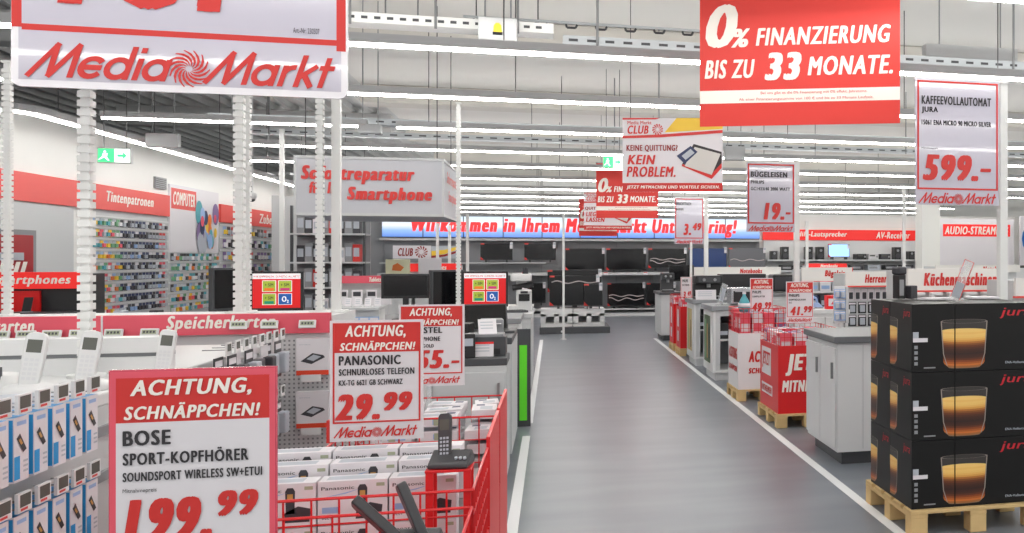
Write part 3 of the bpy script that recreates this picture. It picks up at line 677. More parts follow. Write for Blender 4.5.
# ---- two boxed wireless chargers on the pegboard
def make_charger():
    r = thing('hanging_charger_box', 'x', 'boxed charger'); w, h = .15, .185; b = MB(); b.box(-w / 2, w / 2, 0, .05, 0, h, PAPER)
    b.quad([(-w / 2, -.0006, 0), (w / 2, -.0006, 0), (w / 2, -.0006, h * .13), (-w / 2, -.0006, h * .13)], mat('orange_red_print', (226, 70, 40), .5)); b.text('wireless', -w * .42, -.01, h * .82, h * .86, -.0008, PALE, 'R')
    b.quad([(-.055, -.0008, h * .38), (-.005, -.0008, h * .3), (.058, -.0008, h * .48), (.05, -.0008, h * .54), (.0, -.0008, h * .6)], DARKP); b.quad([(-.028, -.0012, h * .44), (.004, -.0012, h * .38), (.04, -.0012, h * .5), (.005, -.0012, h * .56)], PALE); b.build('carton', r)
    MB().box(-.045, .045, -.03, -.024, -.03, .005, WHITE).build('price_display', r); MB().tube([(0, -.024, -.01), (0, .05, -.01)], .002, METAL, 5).build('peg', r)
    return r
P = Proto(make_charger())
for py0, py1, lab in ((341, 375, 'white boxed wireless charger on the pegboard, upper of the two'), (394, 428, 'white boxed wireless charger on the pegboard, lower of the two')):
    X = Xat(312.5, HY_ - .06); P.put((X, HY_ - .06, Zat(py1, X, HY_ - .06)), 0, lab, 'boxed wireless chargers')
# ================================================================ RED WIRE BINS
BW = mat('red_coated_wire', (214, 30, 34), .35); BC = mat('red_bin_board', (214, 28, 32), .42)
def grid(mb, p0, ux, uz, nx, nz, r, m):
    p0 = Vector(p0); ux = Vector(ux); uz = Vector(uz)
    for i in range(nx + 1): a = p0 + ux * (i / nx); mb.cyl(a, a + uz, r, m, 5)
    for j in range(nz + 1): a = p0 + uz * (j / nz); mb.cyl(a, a + ux, r * (1.5 if j == nz else 1), m, 5)
def wire_bin(label, x0, x1, y0, y1, z0, zc, zr, cardm, group, side_to=None, name='wire_bin', nx=7, nz=3, wr=.003, faces='fblr', floorz=None, letters=None):
    """cardboard sleeve from z0 to zc, wire basket from zc to zr"""
    r = thing(name, label, 'sale bin', (x0, y0, z0), 0, group); W, D = x1 - x0, y1 - y0; a = zc - z0; h = zr - z0; t = .012
    b = MB(); b.box(0, W, 0, t, 0, a, cardm); b.box(0, W, D - t, D, 0, a, cardm); b.box(0, t, t, D - t, 0, a, cardm); s = MB(); s.box(W - t, W, t, D - t, 0, (side_to - z0) if side_to else a, BC if side_to else cardm); s.build('side_board', r)
    fz = (floorz - z0) if floorz else a - .1
    MB().box(t, W - t, t, D - t, fz - .01, fz, cardm).build('bin_floor', r)
    w = MB(); e = .006
    if 'f' in faces: grid(w, (e, e, a), (W - 2 * e, 0, 0), (0, 0, h - a), nx, nz, wr, BW)
    if 'b' in faces: grid(w, (e, D - e, a), (W - 2 * e, 0, 0), (0, 0, h - a), nx, nz, wr, BW)
    grid(w, (e, e, a), (0, D - 2 * e, 0), (0, 0, h - a), max(3, int(nx * .8)), nz, wr, BW); 
    if not side_to: grid(w, (W - e, e, a), (0, D - 2 * e, 0), (0, 0, h - a), max(3, int(nx * .8)), nz, wr, BW)
    w.build('wire_basket', r)
    if letters:
        q = b
        for s_, m, u0, v0, u1, v1, st in letters[0]: q.text(s_, u0 * W, u1 * W, v0 * a, v1 * a, -.003, m, st)
        q.M = Matrix.Translation((0, D, 0)) @ Matrix.Rotation(-math.pi / 2, 4, 'Z')
        for s_, m, u0, v0, u1, v1, st in letters[1]:
            if s_ is None: q.quad([(u0 * D, -.0015, v0 * a), (u1 * D, -.0015, v0 * a), (u1 * D, -.0015, v1 * a), (u0 * D, -.0015, v1 * a)], m)
            else: q.text(s_, u0 * D, u1 * D, v0 * a, v1 * a, -.003, m, st)
    b.build('board_sleeve', r)
    return r
bx0, bx1, bz = -1.05, -.214, .9
wire_bin('red wire sale bin at the bottom edge of the photo, mostly cut off', bx0, bx1, 2.04, 2.63, .001, .62, bz - .04, BC, 'red wire bins along the aisle')
wire_bin('red wire sale bin full of cordless phone cartons, first with a visible rim', bx0, bx1, 2.65, 3.235, .001, .62, bz, BC, 'red wire bins along the aisle', faces='flr', nx=12, nz=4)
wire_bin('red wire sale bin holding the telephone price sign, tall red side board', -.76, bx1, 3.26, 3.845, .001, .62, bz, BC, 'red wire bins along the aisle', faces='l', side_to=.93)
wire_bin('red wire sale bin of jumbled white packets, last before the grey desk', -.76, bx1, 3.87, 4.46, .001, .62, bz, BC, 'red wire bins along the aisle', side_to=.93)
# cordless phone cartons
def make_pana():
    r = thing('phone_carton', 'x', 'phone carton'); w, h, d_ = .183, .122, .075; b = MB(); b.box(-w / 2, w / 2, 0, d_, 0, h, PAPER)
    y = -.0007
    b.text('Panasonic', -w * .45, w * .02, h * .80, h * .88, y, INK, 'B'); b.quad([(-w * .47, y, h * .62), (-w * .1, y, h * .7), (w * .1, y, h * .8), (-w * .1, y, h * .73)], SKYB)
    b.quad([(w * .08, y, h * .3), (w * .2, y, h * .3), (w * .21, y, h * .82), (w * .18, y, h * .9), (w * .1, y, h * .9), (w * .07, y, h * .82)], DARKP); b.quad([(w * .1, y * 1.6, h * .6), (w * .18, y * 1.6, h * .6), (w * .18, y * 1.6, h * .76), (w * .1, y * 1.6, h * .76)], TAN)
    b.prism([(w * .04, h * .1), (w * .41, h * .1), (w * .43, h * .4), (w * .25, h * .47), (w * .05, h * .32)], y, 0, DARKP)
    b.quad([(w * .34, y, h * .84), (w * .46, y, h * .84), (w * .46, y, h * .92), (w * .34, y, h * .92)], LCDG); b.text('DECT', -w * .44, -w * .3, h * .12, h * .2, y, NAVY, 'B')
    b.quad([(-w * .44, y, h * .26), (-w * .2, y, h * .26), (-w * .2, y, h * .4), (-w * .44, y, h * .4)], SKYB)
    b.build('carton', r)
    t = MB(); t.quad([(-w * .4, .015, h + .0006), (w * .3, .015, h + .0006), (w * .3, .06, h + .0006), (-w * .4, .06, h + .0006)], PALE); t.build('top_print', r); return r
P = Proto(make_pana())
xs = (-.93, -.744, -.556, -.368)
for li, z in enumerate((.666, .793)):
    for ri, y in enumerate((2.79, 2.88, 2.97)):
        for ci, x in enumerate(xs):
            if li == 0 and ri > 0: continue
            zz = z + (0, .03, .05)[ri] * li - .012
            P.put((x + .012 * (ri % 2), y, zz + .012), 0, 'white phone carton, %s across the %s row, %s layer of the first full bin' % (ORD[ci], ORD[ri], ('bottom', 'top')[li]), 'phone cartons in the red bin')
b0 = bpy.data.objects['wire_bin.001']
b_ = MB().box(.012, .80, .012, .22, .50, .662, mat('grey_card_tray', (180, 180, 182), .7)); b_.box(.012, .80, .225, .57, .62, .818, mat('grey_card_tray', (180, 180, 182), .7)); b_.build('raised_floor', b0)
# cartons lying flat in the second bin, with the sign post between them
MB().box(.012, .53, .012, .57, .60, .70, mat('grey_card_tray', (180, 180, 182), .7)).build('raised_floor', bpy.data.objects['wire_bin.002'])
for i, (x, y, a) in enumerate(((-.60, 3.41, .05), (-.385, 3.41, -.06), (-.62, 3.60, -.05), (-.40, 3.60, .06))):
    P.put((x, y + .1, .703), a, 'white phone carton lying flat, %s of the four in the sign-post bin' % ORD[i], 'flat phone cartons behind the sign', rot=(math.pi / 2, 0, a))
MB().box(.012, .53, .012, .578, .60, .72, mat('grey_card_tray', (180, 180, 182), .7)).build('raised_floor', bpy.data.objects['wire_bin.003'])
# jumbled white packets in the last bin
def make_packet():
    r = thing('accessory_packet', 'x', 'packet'); b = MB(); b.box(-.09, .09, -.06, .06, 0, .04, PAPER); b.quad([(-.07, -.04, .0406), (.02, -.04, .0406), (.02, .02, .0406), (-.07, .02, .0406)], PALE); b.quad([(-.02, -.0606, .008), (.06, -.0606, .008), (.06, -.0606, .03), (-.02, -.0606, .03)], SKYB)
    b.quad([(.035, .0, .0406), (.075, .0, .0406), (.075, .04, .0406), (.035, .04, .0406)], NAVY); b.build('carton', r, bevel=.002)
    MB().box(-.015, .015, -.062, -.0605, .005, .034, LCDG).build('sticker', r); return r
P2 = Proto(make_packet()); RR = random.Random(3)
n = 0
for lay, z in enumerate((.735, .795, .855)):
    for cx in (-.643, -.465, -.297):
        for cy in (4.0, 4.16, 4.32):
            if lay == 2 and (cy == 4.0 and cx == -.297): continue
            P2.put((cx + RR.uniform(-.006, .006), cy + RR.uniform(-.005, .005), z), 0, 'white accessory packet in the last red bin, %s counted from its aisle corner' % (ORD[n % 30] if n < 30 else 'over thirty,' + ORD[n - 30]), 'jumbled accessory packets',
                rot=(RR.uniform(-.05, .05), RR.uniform(-.05, .05), RR.uniform(-.1, .1) + (1.57 if cx == -.297 else 0)), scale=(.86, .86, 1)); n += 1
# ---- red metal stands with the dark demo phones
def phone_stand(label, X, Y, Z, zlow, w=.085, d_=.07):
    r = thing('phone_stand', label, 'phone stand', (X, Y, Z))
    MB().box(-w, w, -d_, d_, -.008, 0, BC).build('top_plate', r, bevel=.002)
    for sx in (-w + .012, w - .012):
        for sy in (-d_ + .006, d_ - .006): MB().box(sx - .01, sx + .01, sy - .004, sy + .004, zlow - Z, -.008, BC).build('leg', r)
    return r
DPH = mat('dark_grey_phone_plastic', (58, 58, 62), .32)
zst = .958
X, Y = Xat(450, 2.71), 2.712
phone_stand('red metal stand over the phone cartons carrying the upright demo phone', X, Y, zst, .664, .062, .048)
def dark_phone(label, X, Y, Z, rz, two=False):
    r = thing('cordless_phone', label, 'cordless phone', (X, Y, Z), rz, 'dark demo phones')
    b = MB(); b.M = Matrix.Rotation(math.pi / 2, 4, 'Z'); b.prism([(-.06, 0), (.062, 0), (.062, .02), (.03, .05), (-.045, .02), (-.06, .012)], -.078, .07, DPH); b.build('answering_base', r, bevel=.006)
    k = MB()
    for i in range(3): k.cyl((.03 + .016 * i, -.03, .028), (.03 + .016 * i, -.032, .034), .006, PALE, 10)
    k.build('button', r)
    for hx, tilt, roll in (((-.022, -14, -3),) if not two else ((-.03, -12, -50), (.035, -10, -26))):
        T_ = Matrix.Translation((hx, .01, .035)) @ Matrix.Rotation(math.radians(tilt), 4, 'X') @ Matrix.Rotation(math.radians(roll), 4, 'Y') @ Matrix.Rotation(math.radians(112 if two else 0), 4, 'Z')
        hb = MB(); hb.M = T_; hb.prism([(-.02, -.02), (.02, -.02), (.0235, .02), (.0245, .09), (.024, .126), (.017, .136), (-.017, .136), (-.024, .126), (-.0245, .09), (-.0235, .02)], -.012, .012, DPH); h = hb.build('handset', r, bevel=.004)
        s = MB(); s.M = T_; s.quad([(-.017, -.0127, .08), (.017, -.0127, .08), (.017, -.0127, .116), (-.017, -.0127, .116)], LCD); s.build('display', h)
        s = MB(); s.M = T_
        for i in range(3):
            for j in range(5): s.quad([(-.016 + i * .012, -.0127, .0 + j * .0125), (-.0075 + i * .012, -.0127, .0 + j * .0125), (-.0075 + i * .012, -.0127, .0075 + j * .0125), (-.016 + i * .012, -.0127, .0075 + j * .0125)], PALE)
        s.build('keypad', h)
    return r
dark_phone('dark cordless phone upright in its base on the red stand over the cartons', X, Y, zst + .001, -.15).scale = (.74, .74, .86)
X, Y = Xat(407, 2.14), 2.14
phone_stand('red metal stand at the bottom edge of the photo under two dark handsets', X + .04, Y, .895, .83)
dark_phone('dark phone set with two leaning handsets at the bottom edge of the photo', X, Y, .896, -.1, True).scale = (.88, .88, .95)
# ================================================================ LEFT WALL, MID LEFT AND THE FAR WALL
def copies(src, n): return src
# ---- red fascia on the partition wall
wx = WX + .012
def on_wall(mb): mb.M = Matrix.Translation((WX, 0, 0)) @ Matrix.Rotation(math.pi / 2, 4, 'Z'); return mb     # local x -> +Y, local -y -> +X
def wall_thing(name, label, cat): return thing(name, label, cat, (0, 0, 0))
def wz(py, px): return Zat(py, WX, Yat(px, WX))
r = wall_thing('wall_fascia', 'long plain coral red fascia band over the door recess on the cartridge wall', 'fascia')
on_wall(MB()).box(9.6, Yat(84, WX), -.05, 0, 2.3, 2.68, REDP).build('fascia_board', r)
r = wall_thing('wall_fascia', 'coral red fascia with white lettering above the blister pack wall', 'fascia')
b = on_wall(MB()); ya, yb = Yat(86, WX), Yat(166.5, WX); b.box(ya, yb, -.055, 0, 2.3, 2.68, REDP); b.text('Tintenpatronen', ya + .5, ya + 2.2, 2.38, 2.6, -.058, CREAM, 'HI'); b.build('fascia_board', r)
r = wall_thing('wall_fascia', 'far coral red fascia with white lettering beyond the computer poster', 'fascia')
b = on_wall(MB()); yc, yd = Yat(218, WX), 25.9; b.box(yc, yd, -.055, 0, 2.3, 2.68, REDP); b.text('Zubehör', yc + 2.5, yc + 4.2, 2.37, 2.6, -.058, CREAM, 'HI'); b.build('fascia_board', r)
r = wall_thing('wall_vent', 'small grey vent plate above the red fascia', 'vent')
b = on_wall(MB()); b.box(yb - .55, yb - .1, -.04, 0, 2.78, 2.98, MGREY)
for i in range(5): b.box(yb - .53, yb - .12, -.045, -.04, 2.8 + i * .034, 2.815 + i * .034, DGREY)
b.build('louvre_plate', r)
# poster
r = wall_thing('wall_poster', 'tall white computer poster with a red title box and colourful picture', 'poster')
b = on_wall(MB()); pa, pb = yb + .06, yc - .06; pz0, pz1 = 1.66, 2.9; b.box(pa, pb, -.03, 0, pz0, pz1, PAPER)
b.quad([(pa + .06, -.031, 2.46), (pa + 1.25, -.031, 2.46), (pa + 1.25, -.031, 2.84), (pa + .06, -.031, 2.84)], REDP); b.text('COMPUTER', pa + .14, pa + 1.18, 2.53, 2.78, -.034, CREAM, 'HI'); b.build('panel', r)
b = on_wall(MB()); RR = random.Random(11); pm = [PINK, SKYB, YEL, ORANGE, PURPLE, TEALP, PALE, NAVY]
for i in range(26):
    cx, cz, rr = RR.uniform(pa + 1.35, pb - .2), RR.uniform(pz0 + .15, pz1 - .45), RR.uniform(.07, .2)
    b.quad([(cx + rr * math.cos(a) , -.0335 - .0006 * i, cz + rr * 1.25 * math.sin(a)) for a in [2 * math.pi * j / 14 for j in range(14)]], pm[i % 8])
b.build('printed_picture', r)
# door recess and red door
struct(on_wall(MB()).box(9.6, 15.2, -.03, 0, .12, 2.28, mat('pale_grey_wall_panel', (206, 208, 210), .6)).build('trim_4'))
d_ = MB(); on_wall(d_); d_.box(Yat(-30, WX), Yat(31, WX), -.06, -.031, 0, 1.92, MGREY); o = struct(d_.build('door_1'))
b = on_wall(MB()); y0, y1 = Yat(-30, WX) + .08, Yat(31, WX) - .1; b.box(y0, y1, -.075, -.061, .1, 1.85, mat('deep_red_door_leaf', (170, 26, 34), .35))
for i in range(4): b.quad([(y1 - .9 + i * .16, -.078, 1.15), (y1 - .8 + i * .16, -.078, 1.15), (y1 - .62 + i * .16, -.078, 1.5), (y1 - .72 + i * .16, -.078, 1.5)], CREAM)
b.build('door_leaf', o)
b = on_wall(MB()); b.box(y1 - .8, y1 - .25, -.09, -.076, 1.52, 1.62, PALE); b.build('door_sign', o)
# ---- blister packs and accessories hanging on the wall, each row on its rail
def wall_pack(col, col2, w, h, d_=.05):
    r = thing('hanging_ink_pack', 'x', 'ink pack'); b = MB(); b.box(0, .006, -w / 2, w / 2, 0, h, col); b.build('card', r)
    b = MB(); b.box(.006, d_, -w * .38, w * .38, h * .1, h * .62, col2); b.build('blister', r); return r
PACKC = [(PAPER, ORANGE), (YEL, PINK), (PAPER, TEALP), (PINK, PALE), (SKYB, YEL), (PALE, GREENP), (DARKP, PALE), (NAVY, PALE), (NAVY, DARKP), (BLACK, PALE), (DARKP, SKYB), (PAPER, DARKP), (RED, PALE), (GREENP, PAPER), (PURPLE, PAPER), (TEALP, PAPER)]
CN = ['orange and white', 'yellow and pink', 'teal and white', 'pink', 'pale blue and yellow', 'grey and green', 'charcoal', 'navy', 'dark navy', 'black', 'charcoal and blue', 'white and charcoal', 'red', 'green', 'purple', 'teal']
_pp = {}
def pack(ci, w, h):
    k = (ci, w, h)
    if k not in _pp: _pp[k] = Proto(wall_pack(*PACKC[ci], w, h))
    return _pp[k]
def rails(label, ya, yb_, zs, h):
    r = wall_thing('pack_rail_wall', label, 'wall display'); b = on_wall(MB()); b.box(ya, yb_, -.014, -.001, .3, 2.29, LGREY); b.build('back_panel', r)
    for z in zs: on_wall(MB()).box(ya, yb_, -.03, -.0145, z + h, z + h + .03, WHITE).build('rail', r)
RR = random.Random(5); NTH = ORD
zs = [2.05 - .172 * i for i in range(9)]
rails('white rail wall of small packs beneath the lettered coral fascia', ya, yb, zs, .13)
for ri, z in enumerate(zs):
    n = 20
    for i in range(n):
        f = i / n
        ci = RR.choice([0, 1, 2, 3, 4, 5, 13]) if f < .34 else RR.choice([6, 7, 8, 9, 10, 7, 8, 11]) if f < .86 else RR.choice([11, 12, 3, 6])
        pack(ci, .1, .115).put((WX + .016, ya + .1 + (yb - ya - .2) * (i + .5) / n, z), 0, '%s pack, %s along the %s row of the pack wall' % (CN[ci], NTH[i], NTH[ri]), 'small packs on the rail wall')
zs2 = [1.5 - .19 * i for i in range(6)]
rails('white rail wall of cases beneath the computer poster', yb + .02, yc - .02, [z for z in zs2], .15)
for ri, z in enumerate(zs2):
    n = 16
    for i in range(n):
        ci = RR.choice([13, 6, 11, 1, 5, 15, 4, 0, 9, 2])
        pack(ci, .12, .135).put((WX + .016, yb + .12 + (yc - yb - .24) * (i + .5) / n, z), 0, '%s case, %s along the %s row below the computer poster' % (CN[ci], NTH[i], NTH[ri]), 'cases below the computer poster')
zs3 = [2.04 - .27 * i for i in range(5)]
rails('white shelf wall of boxed accessories below the far coral fascia', yc + .02, 25.8, zs3, .2)
for ri, z in enumerate(zs3):
    n = 17
    for i in range(n):
        ci = RR.choice([2, 4, 5, 10, 11, 12, 14, 15, 9, 11])
        pack(ci, .18, .18).put((WX + .016, yc + .2 + (25.8 - yc - .4) * (i + .5) / n, z), 0, '%s box, %s along the %s row under the far fascia' % (CN[ci], NTH[i], NTH[ri]), 'boxed accessories under the far fascia')
# ---- smartphone gondola with bright red header
Y = 9.6
xb = Xat(81, Y); zt, zb = Zat(272, xb, Y), Zat(288.5, xb, Y)
g = thing('display_gondola', 'dark gondola with bright red smartphone header by the red door', 'gondola', (0, 0, 0)); SR = mat('bright_red_emissive_header', (236, 40, 36), .4, emit=.25)  # header red has a weak emission of its own
b = MB(); b.box(-6.6, xb, Y, Y + .05, zb, zt, SR); b.text('Smartphones', Xat(-9, Y), Xat(71, Y), zb + .02, zt - .025, Y - .003, CREAM, 'HI'); b.build('header', g)
MB().box(-6.6, xb - .02, Y + .08, Y + .5, 0, zt - .02, BLACK).build('body', g)
MB().box(-6.6, xb - .35, Y + .05, Y + .08, Zat(311, xb, Y), zb - .02, REDB).build('back_panel', g)
MB().box(-6.6, xb - .02, Y - .25, Y + .05, Zat(311, xb, Y) - .03, Zat(311, xb, Y), DGREY).build('shelf', g)
MB().box(-6.6, xb - .02, Y - .25, Y + .08, 0, .15, DGREY).build('plinth', g)
def make_smartphone():
    r = thing('smartphone', 'x', 'smartphone'); b = MB(); b.M = Matrix.Rotation(math.radians(-20), 4, 'X'); b.box(-.035, .035, -.005, .005, .006, .14, BLACK); b.build('body', r, bevel=.003)
    b = MB(); b.box(-.03, .03, -.03, .05, 0, .006, PALE); b.build('stand', r); return r
P = Proto(make_smartphone())
for i in range(7): P.put((-6.1 + i * .25, Y - .1, Zat(311, xb, Y) + .001), 0, 'black demo smartphone on the dark red-lit shelf, %s along it' % ORD[i], 'demo smartphones on the dark shelf')
# ---- service counters and monitors
def counter(label, x0, x1, y0, y1, h, top=MGREY, body=WHITE, doors=0, side=None, over=.02, plinth=DGREY, name='service_counter', handles=True, sidedoors=0):
    g = thing(name, label, 'counter', (x0, y0, 0)); W, D = x1 - x0, y1 - y0
    MB().box(.05, W - .05, .05, D - .05, 0, .1, plinth).build('plinth', g)
    MB().box(0, W, 0, D, .1, h - .05, body).build('body', g)
    MB().box(-over, W + over, -over, D + over, h - .05, h, top).build('worktop', g, bevel=.006)
    for i in range(doors):
        a = W * i / doors + .01; c = W * (i + 1) / doors - .01
        d_ = MB().box(a, c, -.016, -.0005, .13, h - .09, body).build('door', g, bevel=.003)
        MB().box(c - .05, c - .035, -.035, -.0165, h - .3, h - .16, METAL).build('handle', d_)
    for i in range(sidedoors):
        a = D * i / sidedoors + .01; c = D * (i + 1) / sidedoors - .01
        d_ = MB().box(-.016, -.0005, a, c, .13, h - .09, body).build('door', g, bevel=.003)
        MB().box(-.034, -.0165, a + .04, a + .055, h - .32, h - .2, METAL).build('handle', d_)
    return g
def monitor(label, px0, py0, px1, py1, Y, ctop, content=None, rz=0, bezel=BLACK, group=None, thick=.035):
    X0, X1 = Xat(px0, Y), Xat(px1, Y); xc = (X0 + X1) / 2; zt, zb = Zat(py0, xc, Y), Zat(py1, xc, Y); W, H = (X1 - X0), zt - zb
    if rz: W = W / max(.3, abs(math.cos(rz)))
    r = thing('computer_monitor', label, 'monitor', (xc, Y, ctop + .001), rz, group); z0 = zb - ctop; z1 = zt - ctop
    MB().box(-W / 2, W / 2, 0, thick, z0, z1, bezel).build('casing', r, bevel=.005)
    s = MB(); s.quad([(-W / 2 + .02, -.001, z0 + .025), (W / 2 - .02, -.001, z0 + .025), (W / 2 - .02, -.001, z1 - .018), (-W / 2 + .02, -.001, z1 - .018)], content[0] if content else mat('dark_screen_glass', (16, 17, 20), .12)); s.build('screen', r)
    b = MB(); b.box(-W * .22, W * .22, thick, thick + .03, z0 + H * .25, z0 + H * .75, bezel); b.build('rear_housing', r, bevel=.008)
    b = MB(); b.box(-.025, .025, thick * .3, thick + .02, .012, z0 + H * .3, bezel); b.build('neck', r); MB().box(-.11, .11, -.06, .12, 0, .012, bezel).build('foot', r, bevel=.004)
    if content:
        c = MB(); q = lambda u0, v0, u1, v1, m, k=0: c.quad([(-W / 2 + u0 * W, -.002 - k * .0008, z1 - v1 * H), (-W / 2 + u1 * W, -.002 - k * .0008, z1 - v1 * H), (-W / 2 + u1 * W, -.002 - k * .0008, z1 - v0 * H), (-W / 2 + u0 * W, -.002 - k * .0008, z1 - v0 * H)], m)
        EW = mat('screen_white_glow', (240, 240, 244), .3, emit=.3); EG = mat('screen_olive_glow', (168, 186, 60), .3, emit=.22); EB = mat('screen_blue_glow', (30, 90, 170), .3, emit=.22); EM = mat('screen_magenta_glow', (200, 50, 120), .3, emit=.22); EO = mat('screen_orange_glow', (230, 120, 40), .3, emit=.22); ET = mat('screen_teal_glow', (0, 140, 110), .3, emit=.22)
        q(.045, .055, .955, .19, EW); c.text('WIR EMPFEHLEN: GÜNSTIG ALLNETZ', -W * .44, W * .44, z1 - .155 * H, z1 - .09 * H, -.004, RED, 'B')
        for (u, v, m, m2) in ((.24, .24, EG, EO), (.54, .24, EG, EM), (.24, .57, EG, ET), (.54, .57, EB, None)):
            q(u - .012, v - .012, u + .252, v + .277, EW, 1); q(u, v, u + .24, v + .265, m, 2)
            if m2: q(u + .03, v + .18, u + .21, v + .25, m2, 3); c.text('+ SIM', -W / 2 + (u + .04) * W, -W / 2 + (u + .2) * W, z1 - (v + .14) * H, z1 - (v + .06) * H, -.006, INK, 'B')
            else: c.text('O', -W / 2 + (u + .06) * W, -W / 2 + (u + .15) * W, z1 - (v + .2) * H, z1 - (v + .06) * H, -.006, EW, 'H'); c.text('2', -W / 2 + (u + .155) * W, -W / 2 + (u + .19) * W, z1 - (v + .23) * H, z1 - (v + .15) * H, -.006, EW, 'H')
        c.build('screen_content', r)
    return r
SRED = mat('screen_red_glow', (214, 24, 28), .3, emit=.26)
c1 = 1.02
counter('grey topped service counter carrying the first red screen', -4.6, -1.72, 8.3, 9.15, c1, doors=5)
counter('grey topped service counter carrying the second red screen', -1.66, -.32, 8.85, 9.75, .98, doors=3)
monitor('monitor with red screen of four offer tiles, beside the notched double poles', 250, 271.5, 303, 311, 8.6, c1, (SRED,), group='monitors on the service counters')
monitor('dark monitor seen from behind at an angle, beside the double notched poles', 217, 268, 237, 311, 8.75, c1, None, math.radians(55), DGREY, 'monitors on the service counters', .05)
monitor('monitor with red screen of four offer tiles, over the grey aisle desk', 462, 271.5, 508, 307, 9.2, .98, (SRED,), group='monitors on the service counters')
monitor('black switched-off monitor on a slim neck before the tablets header', 381, 274, 429.5, 298.5, 8.9, c1 if Xat(405, 8.9) < -1.7 else .98, None, 0, BLACK, 'monitors on the service counters')
monitor('dark monitor seen from behind, wedged against the second red screen', 433, 270, 462, 310, 9.3, .98, None, math.radians(40), DGREY, 'monitors on the service counters', .05)
# stacks of leaflets, blister packs and small things on the counters
def leaf(label, px, py, Y, w, h, tilt, m=PAPER, group='white cards on the service counters', z=None, lean=25):
    X = Xat(px, Y); r = thing('price_card', label, 'price card', (X, Y, z), tilt, group)
    b = MB(); b.M = Matrix.Rotation(math.radians(-lean), 4, 'X'); b.box(-w / 2, w / 2, 0, .003, 0, h, m)
    for i in range(3): b.quad([(-w * .38, -.0006, h * (.75 - .2 * i)), (w * .3, -.0006, h * (.75 - .2 * i)), (w * .3, -.0006, h * (.82 - .2 * i)), (-w * .38, -.0006, h * (.82 - .2 * i))], PALE)
    b.build('card', r); b = MB(); b.box(-w / 2, w / 2, -.01, .03 + h * .4 * math.sin(math.radians(lean)), -.0, .003, CLEAR); b.build('holder_foot', r)
for i, (px, w, h) in enumerate(((349, .13, .09), (376, .1, .09))): leaf('white card leaning on the service counter, %s from the smooth white pole' % ORD[i], px, 300, (8.42, 9.05, 9.05)[i], w, h, .1 * (i - 1), z=(c1, .98, .98)[i] + .001, lean=35)
def acc(name, label, cat, w, d_, h, m, x, y, z, rz=0, group=None, part='casing', extra=None):
    r = thing(name, label, cat, (x, y, z), rz, group); MB().box(-w / 2, w / 2, -d_ / 2, d_ / 2, 0, h, m).build(part, r, bevel=min(.006, h * .2))
    if extra:
        b = MB(); extra(b); b.build('detail', r)
    return r
for i in range(8):
    x = -3.6 + i * .085
    m = (BLACK, DARKP, PALE, DARKP)[i % 4]
    acc('desk_phone', 'small dark desk gadget on the first service counter, %s from the wall end' % ORD[i], 'gadget', .065, .12, .06 + .02 * (i % 3), m, x, 8.45, c1 + .001, 0, 'gadgets on the first service counter', extra=lambda b: b.quad([(-.025, -.0607, .015), (.025, -.0607, .015), (.025, -.0607, .045), (-.025, -.0607, .045)], LCD))
# small pegged pack stand with blue-white packs behind the smooth pole
Y = 7.3; g = thing('pack_stand', 'low stand of blue and white accessory packs behind the smooth white pole', 'pack stand', (Xat(352, Y), Y, 0)); zt = Zat(309, -1.9, Y)
MB().box(-.17, .17, .05, .4, 0, .1, DGREY).build('plinth', g); MB().box(-.17, .17, .1, .35, .1, zt - .02, WHITE).build('body', g); MB().box(-.18, .18, .05, .36, zt - .02, zt, LGREY).build('top', g)
pr = Proto(make_blister(SKYB, 'x', .07, .11))
for i in range(5): pr.put((g.location.x - .14 + i * .07, Y + .076, zt - .18), 0, 'blue and white accessory pack on the low stand, %s from its wall side' % ORD[i], 'blue accessory packs on the low stand', rot=(0, 0, -math.pi / 2))
for i in range(5): leaf('small white card standing on top of the pack stand, %s along it' % ORD[i], 0, 0, Y + .2, .045, .07, 0, group='cards on the pack stand', z=zt + .001, lean=20); o = bpy.context.scene.objects; list(o)[-1]
for i, ob in enumerate([o for o in bpy.data.objects if o.get('group') == 'cards on the pack stand']): ob.location.x = g.location.x - .14 + i * .07
# ---- aisle desks on the near side of the service counters
g = counter('light grey aisle desk with dark grey slab top beside the last red bin', -1.25, -.30, 6.25, 6.62, .885, top=DGREY, body=LGREY, doors=2, over=.0)
Y = 6.35
x = Xat(486, 6.5)
r = acc('label_printer', 'dark grey printer on the aisle desk with a red topped card in front', 'printer', .27, .22, .13, DGREY, x, 6.5, .886)
MB().box(-.1, .1, -.112, -.105, .01, .05, BLACK).build('paper_slot', r); MB().box(-.12, .12, -.09, .1, .13, .145, MGREY).build('lid', r)
leaf('white card with red top leaning on the printer', 483, 349, 6.355, .135, .1, 0, z=.886, group='cards on the aisle desks', lean=12)
b = MB(); b.M = Matrix.Rotation(math.radians(-12), 4, 'X'); b.quad([(-.0675, -.001, .085), (.0675, -.001, .085), (.0675, -.001, .1), (-.0675, -.001, .1)], REDB); b.build('card_header', [o for o in bpy.data.objects if o.get('label', '').startswith('white card with red top')][0])
leaf('white slanted paper pad on top of the dark printer', 488, 330, 6.43, .12, .13, .15, z=1.032, group='cards on the aisle desks', lean=42)
acc('desk_phone', 'small black round-cornered gadget beside the printer on the aisle desk', 'gadget', .09, .09, .16, BLACK, Xat(468, 6.36), 6.33, .886, .2, None, extra=lambda b: b.quad([(-.03, -.0457, .08), (.03, -.0457, .08), (.03, -.0457, .13), (-.03, -.0457, .13)], PALE))
